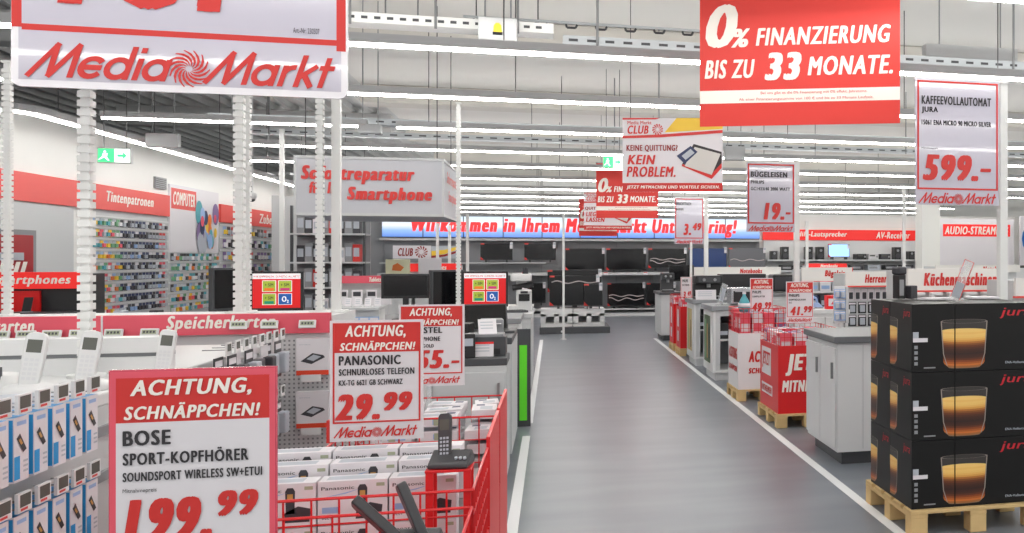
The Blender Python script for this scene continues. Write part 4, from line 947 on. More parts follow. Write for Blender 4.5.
# dark end panel with the green strip
r = thing('desk_end_board', 'tall dark grey desk end board with a bright green inset facing the aisle', 'desk end board', (0, 8.6, 0))
MB().box(Xat(488, 8.6), Xat(530.5, 8.6), 0, .045, .0, Zat(329, -.2, 8.6), DGREY).build('board', r)
MB().box(Xat(519.5, 8.6), Xat(527, 8.6), -.012, -.0005, Zat(420, -.2, 8.6), Zat(345, -.2, 8.6), GREEN).build('green_inset', r)
counter('dark topped till desk in front of the board with the green inset', -1.24, -.30, 6.95, 8.0, .96, top=DGREY, body=LGREY, doors=2, over=.0)
# open laptop / keyboard / handset clutter on the till desk
def laptop(label, x, y, z, rz, w=.34, m=DGREY, group='laptops on the desks'):
    r = thing('laptop_computer', label, 'laptop', (x, y, z), rz, group); MB().box(-w / 2, w / 2, -.12, .12, 0, .018, m).build('keyboard_deck', r, bevel=.004)
    b = MB()
    for i in range(10):
        for j in range(4): b.box(-w * .43 + i * w * .086, -w * .43 + i * w * .086 + w * .07, -.05 + j * .035, -.025 + j * .035, .0185, .021, BLACK)
    b.build('keys', r)
    l = MB(); l.M = Matrix.Translation((0, .12, .01)) @ Matrix.Rotation(math.radians(-18), 4, 'X'); l.box(-w / 2, w / 2, 0, .012, 0, .22, m); ld = l.build('screen_lid', r, bevel=.003)
    s = MB(); s.M = l.M; s.quad([(-w / 2 + .012, -.001, .015), (w / 2 - .012, -.001, .015), (w / 2 - .012, -.001, .208), (-w / 2 + .012, -.001, .208)], mat('dark_screen_glass', (16, 17, 20), .12)); s.build('display', ld); return r
laptop('dark laptop standing open on the till desk below the second red screen', Xat(490, 7.5), 7.45, .961, .25)
acc('till_printer', 'grey receipt printer with white paper on the till desk', 'receipt printer', .16, .2, .13, MGREY, Xat(492, 7.1), 7.1, .961, .1, extra=lambda b: b.box(-.06, .06, -.14, -.101, .1, .103, PAPER))
acc('till_tray', 'black cable box on the till desk beside the receipt printer', 'cable box', .2, .2, .1, BLACK, Xat(458, 7.15), 7.15, .961, -.1)
# third desk row towards the screens
counter('pale grey desk with keyboards farther along the aisle, by the white robot arm', -.85, -.24, 10.4, 11.6, .93, top=LGREY, body=LGREY, doors=1, over=.01)
counter('low white desk farther along the aisle towards the television island', -.85, -.3, 12.6, 14.0, .86, top=WHITE, body=WHITE, doors=1, over=.01)
acc('keyboard', 'dark slanted keyboard on the pale grey aisle desk', 'keyboard', .42, .16, .025, DGREY, -.5, 10.6, .932, .5, extra=lambda b: [b.box(-.19 + i * .032, -.165 + i * .032, -.06 + j * .03, -.038 + j * .03, .0255, .03, BLACK) for i in range(12) for j in range(4)])
# white coffee machine like device with red card
r = thing('demo_machine', 'white demo machine with a sloping red and white card on the pale aisle desk', 'demo machine', (Xat(521, 11.2), 11.28, .932))
MB().box(-.14, .14, -.1, .12, 0, .05, WHITE).build('base', r, bevel=.01); MB().box(-.06, .06, .0, .12, .05, .34, WHITE).build('column', r, bevel=.01); MB().box(-.12, .12, -.12, .13, .34, .43, WHITE).build('head', r, bevel=.02)
MB().cyl((-.1, -.05, .26), (.14, -.05, .3), .035, BLACK, 12).build('joint', r); MB().cyl((.05, -.08, .43), (.05, -.08, .5), .035, DARKP, 12).build('knob', r)
b = MB(); b.M = Matrix.Translation((.02, -.135, .06)) @ Matrix.Rotation(math.radians(-12), 4, 'X') @ Matrix.Rotation(.25, 4, 'Y'); b.box(-.055, .055, 0, .004, 0, .2, PAPER); b.quad([(-.04, -.001, .02), (.04, -.001, .02), (.04, -.001, .15), (-.04, -.001, .15)], PINK); b.build('price_card', r)
r = acc('espresso_maker', 'small white and black appliance beside the white demo machine', 'appliance', .16, .2, .24, WHITE, -.33, 10.93, .932, extra=lambda b: (b.box(-.06, .06, -.106, -.101, .12, .2, BLACK), b.box(-.04, .04, -.15, -.101, .21, .235, DARKP)))
# ---- tablets gondola, pink header gondola behind the counters
def fascia_gondola(label, x0, x1, Y, z0, z1, text, tx, board, ink, depth=.5, shelves=(), name='display_gondola', style='XI', border=None, body=LGREY):
    g = thing(name, label, 'gondola', (x0, Y, 0)); W = x1 - x0; b = MB(); b.box(0, W, 0, .05, z0, z1, board)
    if text: b.text(text, tx[0] * W, tx[1] * W, z0 + (z1 - z0) * .2, z0 + (z1 - z0) * .8, -.004, ink, style)
    b.build('header', g)
    if border:
        f = MB(); f.box(-.008, W + .008, -.006, .05, z0 - .02, z0 - .001, border); f.box(W + .001, W + .012, -.006, .05, z0, z1, border); f.build('edge_trim', g)
    MB().box(.02, W - .02, .1, depth, .1, z1 - .03, body).build('body', g); MB().box(0, W, -.25, depth, 0, .1, DGREY).build('plinth', g)
    for s in shelves: MB().box(.02, W - .02, -.22, .1, s - .025, s, WHITE).build('shelf', g)
    return g
Y = 14.6
fascia_gondola('gondola with bright red tablets header behind the black monitors', Xat(409, Y), Xat(461, Y), Y, Zat(271.5, -1.8, Y), Zat(263.5, -1.8, Y), 'Tablets', (.38, .72), SR, CREAM, shelves=(.9, 1.1))
for i in range(6):
    acc('tablet_computer', 'white and grey tablet display card under the tablets header, %s along the shelf' % ORD[i], 'tablet display', .14, .02, .16, (PAPER, PALE, PINK)[i % 3], Xat(409, Y) + .09 + i * .145, Y - .1, 1.101, 0, 'tablet displays under the tablets header', extra=lambda b: b.quad([(-.055, -.011, .02), (.055, -.011, .02), (.055, -.011, .12), (-.055, -.011, .12)], DARKP))
Y = 11.0
fascia_gondola('gondola with pink header and white placards beside the black monitor', Xat(336, Y), Xat(382, Y), Y, Zat(283.5, -2.5, Y), Zat(276, -2.5, Y), 'Tablets', (.72, .98), PINK, CREAM, shelves=(.85, 1.02))
for i in range(4):
    acc('placard', 'white tariff placard under the pink header, %s along it' % ORD[i], 'placard', .11, .012, .17, PAPER, Xat(336, Y) + .08 + i * .15, Y - .06, 1.021, 0, 'tariff placards', extra=lambda b: (b.quad([(-.04, -.0068, .1), (.04, -.0068, .1), (.04, -.0068, .15), (-.04, -.0068, .15)], DARKP)))
# ---- dark shelving with grey boxed goods under the repair sign
Y = 18.0
g = thing('shelving_unit', 'dark shelving of grey boxed goods seen beneath the repair sign', 'shelving', (Xat(291, Y), Y, 0)); W = Xat(366, Y) - Xat(291, Y)
SHZ = (.55, 1.02, 1.48, 2.0)
MB().box(0, W, .4, .45, 0, 2.5, MGREY).build('back_panel', g); MB().box(0, W, -.1, .4, 0, .12, DGREY).build('plinth', g)
for z in SHZ: MB().box(0, W, -.1, .4, z - .03, z, LGREY).build('shelf', g)
for x in (0, W - .04): MB().box(x, x + .04, -.06, .0, .12, 2.5, DGREY).build('upright', g)
pr = [Proto(acc('boxed_device', 'x', 'boxed device', .13, .2, h, m, 0, 0, 0, extra=lambda b, h=h: (b.quad([(-.05, -.101, h * .3), (.05, -.101, h * .3), (.05, -.101, h * .8), (-.05, -.101, h * .8)], PALE)))) for h, m in ((.3, DARKP), (.34, MGREY), (.26, PAPER), (.32, RED))]
for si, z in enumerate(SHZ):
    for i in range(8):
        k = (0, 1, 0, 2, 1, 3, 0, 1)[(i + si * 3) % 8]
        pr[k].put((g.location.x + .16 + i * (W - .32) / 7, Y + .08, z + .001), 0, '%s boxed device, %s along the %s shelf of the dark shelving' % (('charcoal', 'grey', 'white', 'red')[k], ORD[i], ORD[si]), 'boxed devices on the dark shelving')
# a lit screen standing on the shelving's top beside the notched pole
# ---- back partition, grey pillar, club banner
PZ = 2.72; BY = 25.3
struct(MB().box(-4.7, 5.75, BY, BY + .15, 0, PZ, mat('mid_grey_wall_panel', (150, 152, 156), .6)).build('wall_television'))
struct(MB().box(5.75, 16, BY, BY + .15, 0, PZ + .1, WALLW).build('wall_audio'))
struct(MB().box(-5.9, -4.72, 21.5, 25.4, 0, 2.9, LGREY).build('pillar_grey'))
struct(MB().box(WX - .15, -4.7, 26.2, 26.35, 0, 3.5, WALLW).build('wall_corner'))
# ================================================================ VIDEO WALL AND TELEVISIONS
def vmat():
    m = bpy.data.materials.new('video_wall_picture'); m.use_nodes = True; nt = m.node_tree; b = nt.nodes['Principled BSDF']
    tc = nt.nodes.new('ShaderNodeTexCoord'); sp = nt.nodes.new('ShaderNodeSeparateXYZ'); cr = nt.nodes.new('ShaderNodeValToRGB')
    nt.links.new(tc.outputs['Generated'], sp.inputs['Vector']); nt.links.new(sp.outputs['Z'], cr.inputs['Fac'])
    e = cr.color_ramp.elements; e[0].position = .0; e[0].color = srgb((96, 140, 225)) + (1,); e[1].position = 1; e[1].color = srgb((214, 232, 252)) + (1,)
    k = e.new(.32); k.color = srgb((150, 190, 246)) + (1,); k = e.new(.55); k.color = srgb((236, 240, 250)) + (1,)
    b.inputs['Base Color'].default_value = (.02, .02, .02, 1); b.inputs['Roughness'].default_value = .25
    nt.links.new(cr.outputs['Color'], b.inputs['Emission Color']); b.inputs['Emission Strength'].default_value = .9
    return m
VM = vmat(); VY = 25.0
r = thing('video_wall', 'long row of lit screens with red welcome lettering across the far wall', 'video wall', (-4.3, VY, 2.09))
scr = None
for i in range(10):
    if scr is None:
        MB().box(.004, .996, .0, .06, 0, .565, BLACK).build('screen_casing', r); scr = r.children[0]
        s = MB(); s.box(.012, .988, -.004, 0, .01, .555, VM); p = s.build('display', scr)
    else:
        c = copy_tree(scr, r); c.location.x = i * 1.0
VR = mat('video_wall_red_letters', (232, 40, 44), .4, emit=.75)
t = MB(); x0, x1 = Xat(411, VY) + 4.3, Xat(737, VY) + 4.3
t.text('Willkommen in Ihrem Media Markt Unterföhring!', x0, x1, .03, .535, -.012, VR, 'XI'); t.build('lettering', r)
MB().box(-.05, 10.05, -.02, .28, -.08, -.02, LGREY).build('ledge', r)
DARKSCR = mat('switched_on_dark_screen', (14, 14, 17), .1)
LNE = mat('pale_curve_on_screen', (150, 140, 140), .3, emit=.25)
def tv(w, h, kind=0):
    r = thing('television', 'x', 'television'); MB().box(-w / 2, w / 2, 0, .06, 0, h, BLACK).build('casing', r, bevel=.006)
    m = (DARKSCR, mat('deep_blue_screen', (20, 42, 84), .15, emit=.5), mat('grey_screen', (84, 84, 88), .15, emit=.35))[kind if kind < 3 else 0]
    s = MB(); s.quad([(-w / 2 + .012, -.001, .02), (w / 2 - .012, -.001, .02), (w / 2 - .012, -.001, h - .012), (-w / 2 + .012, -.001, h - .012)], m)
    if kind in (2, 3, 4):
        for k, (a, amp) in enumerate(((.45, .05), (.3, .08)) if kind == 3 else ((.78, .05),) if kind == 4 else ((.4, .06),)):
            pts = [(-w * .46 + w * .92 * i / 24, h * (a + amp * math.sin(i * .55 + k) * (1 - i / 40))) for i in range(25)]
            s.stroke(pts, .022, lambda u, v: (u, -.003, v), LNE)
    s.build('screen', r)
    b = MB(); b.box(-w * .35, -w * .3, -.08, .14, -.06, -.0005, DGREY); b.build('foot', r); b = MB(); b.box(w * .3, w * .35, -.08, .14, -.06, -.0005, DGREY); b.build('foot', r)
    b = MB(); b.box(w / 2 - .07, w / 2, -.01, -.002, h - .14, h + .02, PAPER); b.quad([(w / 2 - .066, -.0106, h - .05), (w / 2 - .004, -.0106, h - .05), (w / 2 - .004, -.0106, h), (w / 2 - .066, -.0106, h)], PALE); b.build('price_tag', r)
    b = MB(); b.quad([(-w / 2 + .0, -.0035, .0), (-w / 2 + .09, -.0035, .0), (-w / 2, -.0035, .09)], RED); b.build('corner_sticker', r); b = MB(); b.quad([(-w / 2, -.0035, h - .035), (-w / 2 + .1, -.0035, h - .035), (-w / 2 + .1, -.0035, h), (-w / 2, -.0035, h)], REDP); b.build('corner_sticker', r)
    return r
def place_tv(px0, py0, px1, py1, Y, kind, label, group='televisions on the far wall shelves', name=None):
    X0, X1 = Xat(px0, Y), Xat(px1, Y); xc = (X0 + X1) / 2; zt, zb = Zat(py0, xc, Y), Zat(py1, xc, Y); r = tv(X1 - X0 - .02, zt - zb, kind); r.location = (xc, Y, zb); r['label'] = label; r['group'] = group
    return r
TY = 24.7
row = [(480, 243.3, 513, 260, 0, 'first dark television from the tablets header, upper shelf'), (524, 243, 556, 260, 0, 'dark television on the upper shelf over the white demo machine'),
       (565, 248.5, 605, 270, 0, 'large black television under the video wall, before the middle shelf gap'), (606, 248.5, 646.5, 270, 0, 'large black television under the video wall, second of the big pair'),
       (648, 248.5, 687, 268, 3, 'dark television with pale wavy lines under the hanging small price sign'), (688.5, 248, 727, 268, 1, 'television showing a deep blue picture on the upper shelf'),
       (728.5, 248, 766, 268, 2, 'grey lit television with a pale curve beside the loudspeaker shelves')]
for a in row: place_tv(*a[:4], TY, a[4], a[5])
place_tv(607, 283, 645.5, 306, TY, 3, 'television with pale wavy lines on the lower shelf of the far wall')
place_tv(646.5, 283, 676, 305, TY, 0, 'black television on the lower shelf beside the counters')
place_tv(433, 283, 470, 304, TY, 0, 'black television on the lower shelf behind the second red screen')
place_tv(520, 283, 546, 303, TY, 0, 'small black television on the lower shelf beside the television island')
UPZ = min(o.location.z for o in bpy.data.objects if o.name in ('television', 'television.001')) - .0612
g = thing('television_shelf', 'long grey two-tier television shelf under the video wall', 'shelf unit', (-4.3, 24.4, 0))
for k, zz in enumerate((.16, Zat(309, .5, TY) - .0, Zat(272.5, .5, TY))):
    MB().box(0, 9.95, 0, .8, zz - .07, zz, (DGREY, LGREY, LGREY)[k]).build('shelf', g)
MB().box(.0, 9.95, .02, .8, 0, .09, WHITE).build('plinth', g)
for k in range(11):
    x = k * .993
    MB().box(x, x + .03, .76, .82, .0, 2.05, MGREY).build('upright', g)
# low shelf for the two smaller upper televisions
MB().box(0, 4.1, .3, .8, UPZ - .03, UPZ, LGREY).build('shelf', g)
RR = random.Random(9)
for i in range(9):
    acc('shelf_price_card', 'small white price card on the television shelf front, %s from the pillar' % ORD[i], 'price card', .12, .01, .09, PAPER, -3.9 + i * 1.05, 24.39, Zat(272.5, .5, TY) - .07 + .0, 0, 'price cards along the television shelf', 'card', extra=lambda b: b.quad([(-.05, -.0056, .06), (.05, -.0056, .06), (.05, -.0056, .08), (-.05, -.0056, .08)], REDP))
# ---- television island on the floor
IY = 18.9; ix0, ix1 = Xat(539.5, IY), Xat(610, IY)
g = thing('television_island', 'low dark plinth with white pallet boxes carrying televisions at the aisle end', 'display island', (ix0, IY, 0)); W = ix1 - ix0
MB().box(0, W, 0, 1.3, 0, .13, DGREY).build('plinth', g)
zt = Zat(309, .4, IY + .2)
b = MB(); n = 2
for i in range(n):
    x = .02 + i * (W - .1) / n; w = (W - .1) / n - .02
    b = MB(); b.box(x, x + w, .2, .9, .13, .21, WHITE); b.box(x, x + w, .2, .9, zt - .15, zt, WHITE)
    for xx, ww in ((x, .1), (x + w * .42, .1), (x + w - .1, .1)): b.box(xx, xx + ww, .2, .9, .19, zt - .1, WHITE)
    b.build('pallet_box', g)
MB().box(.05, W - .1, .55, .9, .19, zt - .1, MGREY).build('inner_panel', g)
MB().box(W * .3, W * .34, -.008, -.0005, .03, .07, WHITE).build('tag', g)
o = place_tv(549, 277, 600, 307, IY + .4, 4, 'big television with a pale glowing line on the island at the aisle end', 'televisions on the aisle-end island')
o = place_tv(583.5, 285, 603, 307, IY + .2, 0, 'dark television overlapping the bigger one on the aisle-end island', 'televisions on the aisle-end island')
o = place_tv(547, 270, 602, 292, IY + .65, 0, 'black television standing behind the other two on the aisle-end island', 'televisions on the aisle-end island')
for ob in [o for o in bpy.data.objects if o.get('group') == 'televisions on the aisle-end island']:
    if ob.location.z - zt < .2: ob.location.z = zt + .0612
    zz = ob.location.z - zt
    if zz > .062:
        MB().box(-.05, .05, .02, .05, -zz, -.0005, BLACK).build('stand', ob); MB().box(-.2, .2, -.05, .15, -zz, -zz + .012, BLACK).build('stand_base', ob)
# ---- club banner on the far wall and small far things
Y = 24.2
q = uv(393, 245.5, 431, 258.5)
r, W, H = sign('wall_banner', 'white club banner with dark red letters on the far wall below the video wall', 'banner', 393, 245.5, 431, 258.5, Y, rects=[(PAPER, 0, 0, 1, 1)], texts=[T(q, 'CLUB', 'HI', DR, 398, 248, 413, 256)], eps=.004, thick=.03)
b = MB()
for i in range(12):
    a = 2 * math.pi * i / 12; b.quad([(.22 + .05 * math.cos(a), -.025, H * .5 + .05 * math.sin(a)), (.22 + .15 * math.cos(a + .5), -.025, H * .5 + .15 * math.sin(a + .5)), (.22 + .15 * math.cos(a + .8), -.025, H * .5 + .15 * math.sin(a + .8))], DR)
b.build('swirl_emblem', r)
for x in (-W * .4, W * .4): MB().box(x - .015, x + .015, .02, .05, -r.location.z + .001, 0.05, METAL).build('support_leg', r)
r, W, H = sign('wall_banner', 'long curved yellow and brown banner beside the white club banner', 'banner', 431.5, 246, 457, 258.5, Y, rects=[(PALE, 0, 0, 1, 1)], eps=.004, thick=.03)
b = MB(); b.quad([(-W / 2, -.022, H * .2), (0, -.022, H * .35), (W / 2, -.022, H * .7), (W / 2, -.022, H * .95), (0, -.022, H * .7), (-W / 2, -.022, H * .6)], YEL); b.quad([(-W / 2, -.026, H * .05), (0, -.026, H * .15), (W / 2, -.026, H * .45), (W / 2, -.026, H * .62), (0, -.026, H * .32), (-W / 2, -.026, H * .22)], DR); b.build('printed_swoosh', r)
for x in (-W * .4, W * .4): MB().box(x - .015, x + .015, .02, .05, -r.location.z + .001, 0.05, METAL).build('support_leg', r)
for i, (px, top, Y, wp, lab) in enumerate(((458.5, 104, 8.5, 4.5, 'slim notched white pole rising behind the second red screen'), (437.5, 224, 15.5, 2.6, 'thin white pole before the curved yellow banner'), (449.5, 226, 16, 2.6, 'second thin white pole before the curved yellow banner'), (467.5, 214, 15, 2.6, 'thin white pole beside the slim notched one'), (563.5, 216, 17.6, 2.2, 'thin white pole in front of the television island'), (691, 243, 15.8, 2.2, 'short thin white pole under the small far price sign'), (807, 222, 13.35, 2.5, 'thin white pole in front of the loudspeaker shelves'), (904, 190, 12.4, 2.5, 'thin white pole behind the dark coffee machine'), (282, 130, 13.5, 4, 'grey slim pole in front of the far coral fascia'))):
    X = Xat(px, Y); notched_pole('sign_pole', lab, px, Y, wp, .013, Zat(top, X, Y), plain=(i != 0), group='slim white poles')
# mid-far clutter on the counters at the far left of the television wall
for i, (px, Y, w, h, m, lab) in enumerate(((398, 13.2, .3, .2, mat('pale_food_print', (226, 224, 190), .5), 'tilted pale box with an orange food picture above the black monitor'), (430, 13.4, .3, .22, PAPER, 'white box behind the black monitors below the tablets header'))):
    g = counter('white display counter behind the black monitors, carrying %s' % ('a pale food box', 'a plain white box')[i], Xat(px, Y) - .17, Xat(px, Y) + .17, Y - .2, Y + .4, Zat(274, Xat(px, Y), Y), doors=1, name='display_counter')
    r = acc('display_box', lab, 'box', w, .2, h, m, Xat(px, Y), Y, Zat(274, Xat(px, Y), Y) + .001, .1, extra=(lambda b: (b.quad([(-.07, -.101, .05), (.04, -.101, .04), (.08, -.101, .09), (.0, -.101, .15), (-.06, -.101, .12)], ORANGE))) if i == 0 else None)
# ================================================================ RIGHT SIDE: CARTON STACK
def pallet(label, x0, x1, y0, y1, h=.143, group='wooden pallets', boards=5):
    r = thing('wooden_pallet', label, 'pallet', (x0, y0, .001), 0, group); W, D = x1 - x0, y1 - y0; bh = .02; e = .002
    bw = D / (boards + (boards - 1) * .35)
    src = None
    for i in range(boards):
        if src is None: src = MB().box(0, W, 0, bw, h - bh, h, WOOD).build('deck_board', r, bevel=.003); o = src
        else: o = src.copy(); COL.objects.link(o); o.parent = r
        o.location = (0, i * bw * 1.35, 0)
    bx = (0, W / 2 - .05, W - .1); by = (.0, D / 2 - .045, D - .09)
    for x in bx: MB().box(x, x + .1, 0, D, h - 2 * bh, h - bh - .0005, WOOD).build('stringer_board', r)
    src = None
    for x in bx:
        for y in by:
            if src is None: src = MB().box(0, .1, 0, .09, .0, h - 2 * bh - .0005, WOOD).build('block', r, bevel=.004); o = src
            else: o = src.copy(); COL.objects.link(o); o.parent = r
            o.location = (x, y, 0)
    return r
GB = [(0.0, 0.04, (132, 105, 82)), (0.04, 0.08, (159, 98, 48)), (0.08, 0.12, (196, 110, 44)), (0.12, 0.16, (165, 84, 32)), (0.16, 0.2, (131, 62, 23)), (0.2, 0.24, (93, 43, 18)), (0.24, 0.28, (68, 32, 16)), (0.28, 0.32, (58, 27, 16)), (0.32, 0.36, (48, 24, 16)), (0.36, 0.4, (56, 28, 16)), (0.4, 0.44, (65, 32, 17)), (0.44, 0.48, (80, 40, 19)), (0.48, 0.52, (100, 51, 22)), (0.52, 0.56, (132, 76, 32)), (0.56, 0.6, (176, 112, 48)), (0.6, 0.64, (216, 158, 76)), (0.64, 0.68, (230, 180, 94)), (0.68, 0.72, (236, 193, 108)), (0.72, 0.76, (239, 197, 112)), (0.76, 0.8, (237, 191, 104)), (0.8, 1.0, (56, 52, 50))]
GBM = [mat('coffee_print_%s' % ORD[i], c, .4) for i, (_, _, c) in enumerate(GB)]
GLS = mat('glass_edge_print', (150, 140, 132), .4)
def glass_print(b, cx, cz, w, h, lo, hi, y, k=1):
    """printed coffee tumbler, only the part between lo and hi (x) shows; face looks to -Y"""
    n = 28; hwf = lambda v: w * .5 * ((.86 + .14 * v) * (1 - .25 * max(0, .1 - v) / .1))
    def pt(sx, v):
        c = math.sqrt(max(0, 1 - sx * sx)); return (min(max(cx + sx * hwf(v), lo), hi), y, cz + h * (v - .045 * c * (1.0 if v > .02 else .4)))
    for (v0, v1, _), m in zip(GB, GBM):
        for i in range(n):
            s0, s1 = -1 + 2 * i / n, -1 + 2 * (i + 1) / n
            q = [pt(s0, v0), pt(s1, v0), pt(s1, v1), pt(s0, v1)]
            if max(p[0] for p in q) - min(p[0] for p in q) > 1e-4: b.quad(q, m)
    def ell(v, f, m, kk, e=.045):
        for i in range(n):
            s0, s1 = -1 + 2 * i / n, -1 + 2 * (i + 1) / n; q = []
            for sx, sg in ((s0, -1), (s1, -1), (s1, 1), (s0, 1)):
                q.append((min(max(cx + sx * hwf(v) * f, lo), hi), y - kk * .0002, cz + h * (v + sg * e * f * math.sqrt(max(0, 1 - sx * sx)))))
            if max(p[0] for p in q) - min(p[0] for p in q) > 1e-4: b.quad(q, m)
    ell(.8, 1, GFOAM, 1); ell(1.0, 1, GLS, 1); ell(1.0, .95, GIN, 2)
    for sgn in (-1, 1):
        for v0, v1 in ((.04, .3), (.3, .6), (.6, .8), (.8, 1.0)):
            q = [(cx + sgn * hwf(v) * f, y - .0006, cz + v * h) for v, f in ((v0, .955), (v0, 1.0), (v1, 1.0), (v1, .955))]
            if all(lo <= p[0] <= hi for p in q): b.quad(q if sgn > 0 else q[::-1], GLS)
GFOAM = mat('coffee_foam_print', (240, 200, 116), .4); GIN = mat('glass_inside_print', (52, 48, 46), .4)
JR = mat('carton_red_logo', (190, 24, 40), .45)
def carton(w, d_, h, front, left):
    r = thing('coffee_machine_carton', 'x', 'carton'); b = MB(); b.box(0, w, 0, d_, 0, h, CARD); y = -.0008
    if front == 'edge':
        glass_print(b, w + .285 * .2, h * .05, .285, .262, .002, w - .002, y)
        b.quad([(w * .03, y, h * .44), (w * .37, y, h * .44), (w * .37, y, h * .5), (w * .03, y, h * .5)], PAPER); b.quad([(w * .03, y, h * .5), (w * .16, y, h * .5), (w * .16, y, h * .59), (w * .03, y, h * .59)], PALE)
        for i in range(4): b.quad([(w * .06, y, h * (.1 + .08 * i)), (w * .14, y, h * (.1 + .08 * i)), (w * .14, y, h * (.15 + .08 * i)), (w * .06, y, h * (.15 + .08 * i))], MGREY)
        b.quad([(w * .28, y, h * .05), (w * .55, y, h * .05), (w * .55, y, h * .07), (w * .28, y, h * .07)], MGREY)
    else:
        glass_print(b, .285 * .2, h * .05, .285, .262, .002, w - .002, y)
        b.text('jura', w * .53, w * .92, h * .77, h * .93, y, JR, 'BI'); b.text('ENA-Vollautomat', w * .60, w * .9, h * .09, h * .125, y, PALE, 'B')
    b.build('carton_box', r)
    if left:
        b = MB(); b.M = Matrix.Translation((0, d_, 0)) @ Matrix.Rotation(-math.pi / 2, 4, 'Z')
        glass_print(b, -.01, h * .05, .27, .262, .001, d_ * .98, y); M0 = b.M; b.build('side_print', r); b = MB(); b.M = M0
        b.text('jura', d_ * .62, d_ * .93, h * .77, h * .92, y, JR, 'BI'); b.build('side_logo', r)
    b = MB(); b.quad([(w * .02, d_ * .46, h + .0004), (w * .98, d_ * .46, h + .0004), (w * .98, d_ * .54, h + .0004), (w * .02, d_ * .54, h + .0004)], DARKP); b.build('sealing_tape', r)
    return r
SX, SY = 1.937, 4.69; BD, BH = .333, .383
pallet('pale wooden pallet carrying the black coffee machine cartons', SX - .015, SX + .80, SY - .03, SY + .72, .143)
PL, PR = Proto(carton(.26, BD - .003, BH - .003, 'edge', True)), Proto(carton(.52, BD - .003, BH - .003, 'full', False))
LAY = ('bottom', 'middle', 'top')
for k in range(3):
    for j in range(2):
        PL.put((SX, SY + j * BD, .1455 + k * BH), 0, 'narrow black coffee machine carton, %s layer, %s' % (LAY[k], ('at the front corner of the stack', 'behind the corner carton')[j]), 'stacked coffee machine cartons')
        PR.put((SX + .263, SY + j * BD, .1455 + k * BH), 0, 'wide black coffee machine carton, %s layer, %s' % (LAY[k], ('front face with half a coffee glass', 'behind the front wide carton')[j]), 'stacked coffee machine cartons')
ST = .1455 + 3 * BH
# things on the stack
r = thing('card_stand', 'tilted clear card stand on top of the black cartons', 'card stand', (Xat(955, 4.95), 4.95, ST + .002), -.75)
b = MB(); b.M = Matrix.Translation((0, 0, .014)) @ Matrix.Rotation(math.radians(22), 4, 'Y'); b.box(-.03, .03, -.004, .004, 0, .24, CLEAR); b.box(-.026, .026, -.0055, -.0042, .01, .1, PALE); b.quad([(-.02 + .02 * math.cos(a), -.006, .175 + .02 * math.sin(a)) for a in [i * .524 for i in range(12)]], PAPER)
for (x0, x1, z0, z1) in ((-.03, -.028, 0, .24), (.028, .03, 0, .24), (-.03, .03, .238, .24)): b.box(x0, x1, -.0062, .004, z0, z1, REDP)
b.build('card_holder', r); MB().box(-.04, .05, -.03, .04, 0, .004, CLEAR).build('foot', r)
acc('price_card_flat', 'white flat card lying on the cartons beside the clear card stand', 'card', .2, .12, .012, PAPER, Xat(936, 5.1), 5.1, ST + .001, .2, part='card')
acc('leaflet_pad', 'white leaflet pad lying on the cartons beneath the tall pole sign', 'leaflet pad', .18, .12, .014, PAPER, Xat(982, 5.15), 5.15, ST + .001, -.1, part='pad')
r = acc('demo_device', 'black upright device with grey label standing on the rear cartons', 'device', .06, .06, .15, BLACK, Xat(898, 5.3), 5.28, ST + .001, .35, extra=lambda b: (b.quad([(-.024, -.031, .02), (.012, -.031, .02), (.012, -.031, .12), (-.024, -.031, .12)], MGREY)))
b = MB(); b.box(-.036, .036, -.036, .036, .15, .2, DARKP); b.build('cap', r, bevel=.012)
acc('small_carton', 'small dark box beside the black upright device on the cartons', 'box', .055, .06, .082, DARKP, Xat(910, 5.3), 5.28, ST + .001, .3)
# ---- white cabinet counter
g = counter('white cabinet counter with dark grey slab top beside the black carton stack', 2.05, 2.86, 6.40, 7.2, .965, top=mat('slate_grey_worktop', (104, 106, 110), .45), body=mat('satin_white_cabinet', (214, 215, 217), .45), doors=0, sidedoors=2, over=.03)
MB().box(.2, .205, -.004, -.0005, .12, .9, LGREY).build('panel_joint', g)
MB().cyl((.55, .3, .966), (.55, .3, .985), .03, BLACK, 14).build('cable_port', g)
# ---- printed sale bins on pallets
WB = mat('white_bin_board', (226, 224, 226), .5)
p1 = pallet('pale pallet beneath the bright red printed bin', 1.965, 2.58, 7.93, 8.72, .125)
wire_bin('bright red printed bin on a pallet beside the white cabinet counter', 1.985, 2.56, 7.96, 8.69, .127, .745, .90, BC, 'printed pallet bins', floorz=.70, nx=10, nz=4, wr=.0025,
    letters=([('JETZT', CREAM, .12, .56, .98, .88, 'XI'), ('MITNEHMEN', CREAM, .06, .32, .95, .49, 'XI')], [(None, WB, .1, .5, .62, .92, ''), (None, WB, .1, .2, .7, .36, ''), ('JETZT', RED, .14, .58, .58, .85, 'XI'), ('MITNEHMEN', RED, .14, .23, .67, .33, 'XI')]))
pallet('pale pallet beneath the white printed bin', 1.92, 2.52, 9.52, 10.13, .125)
wire_bin('white printed bin with red lettering on a pallet below the 49.99 sign', 1.935, 2.50, 9.54, 10.10, .127, .735, 1.0, WB, 'printed pallet bins', floorz=.70, nx=10, nz=5, wr=.003,
    letters=([('ACHTUNG', RED, .2, .48, .99, .68, 'XI'), ('SCHNÄPPCHEN', RED, .2, .28, .99, .40, 'XI')], [('ACHTUNG', RED, .1, .52, .9, .72, 'XI'), ('SCHNÄPPCHEN', RED, .1, .3, .9, .42, 'XI')]))
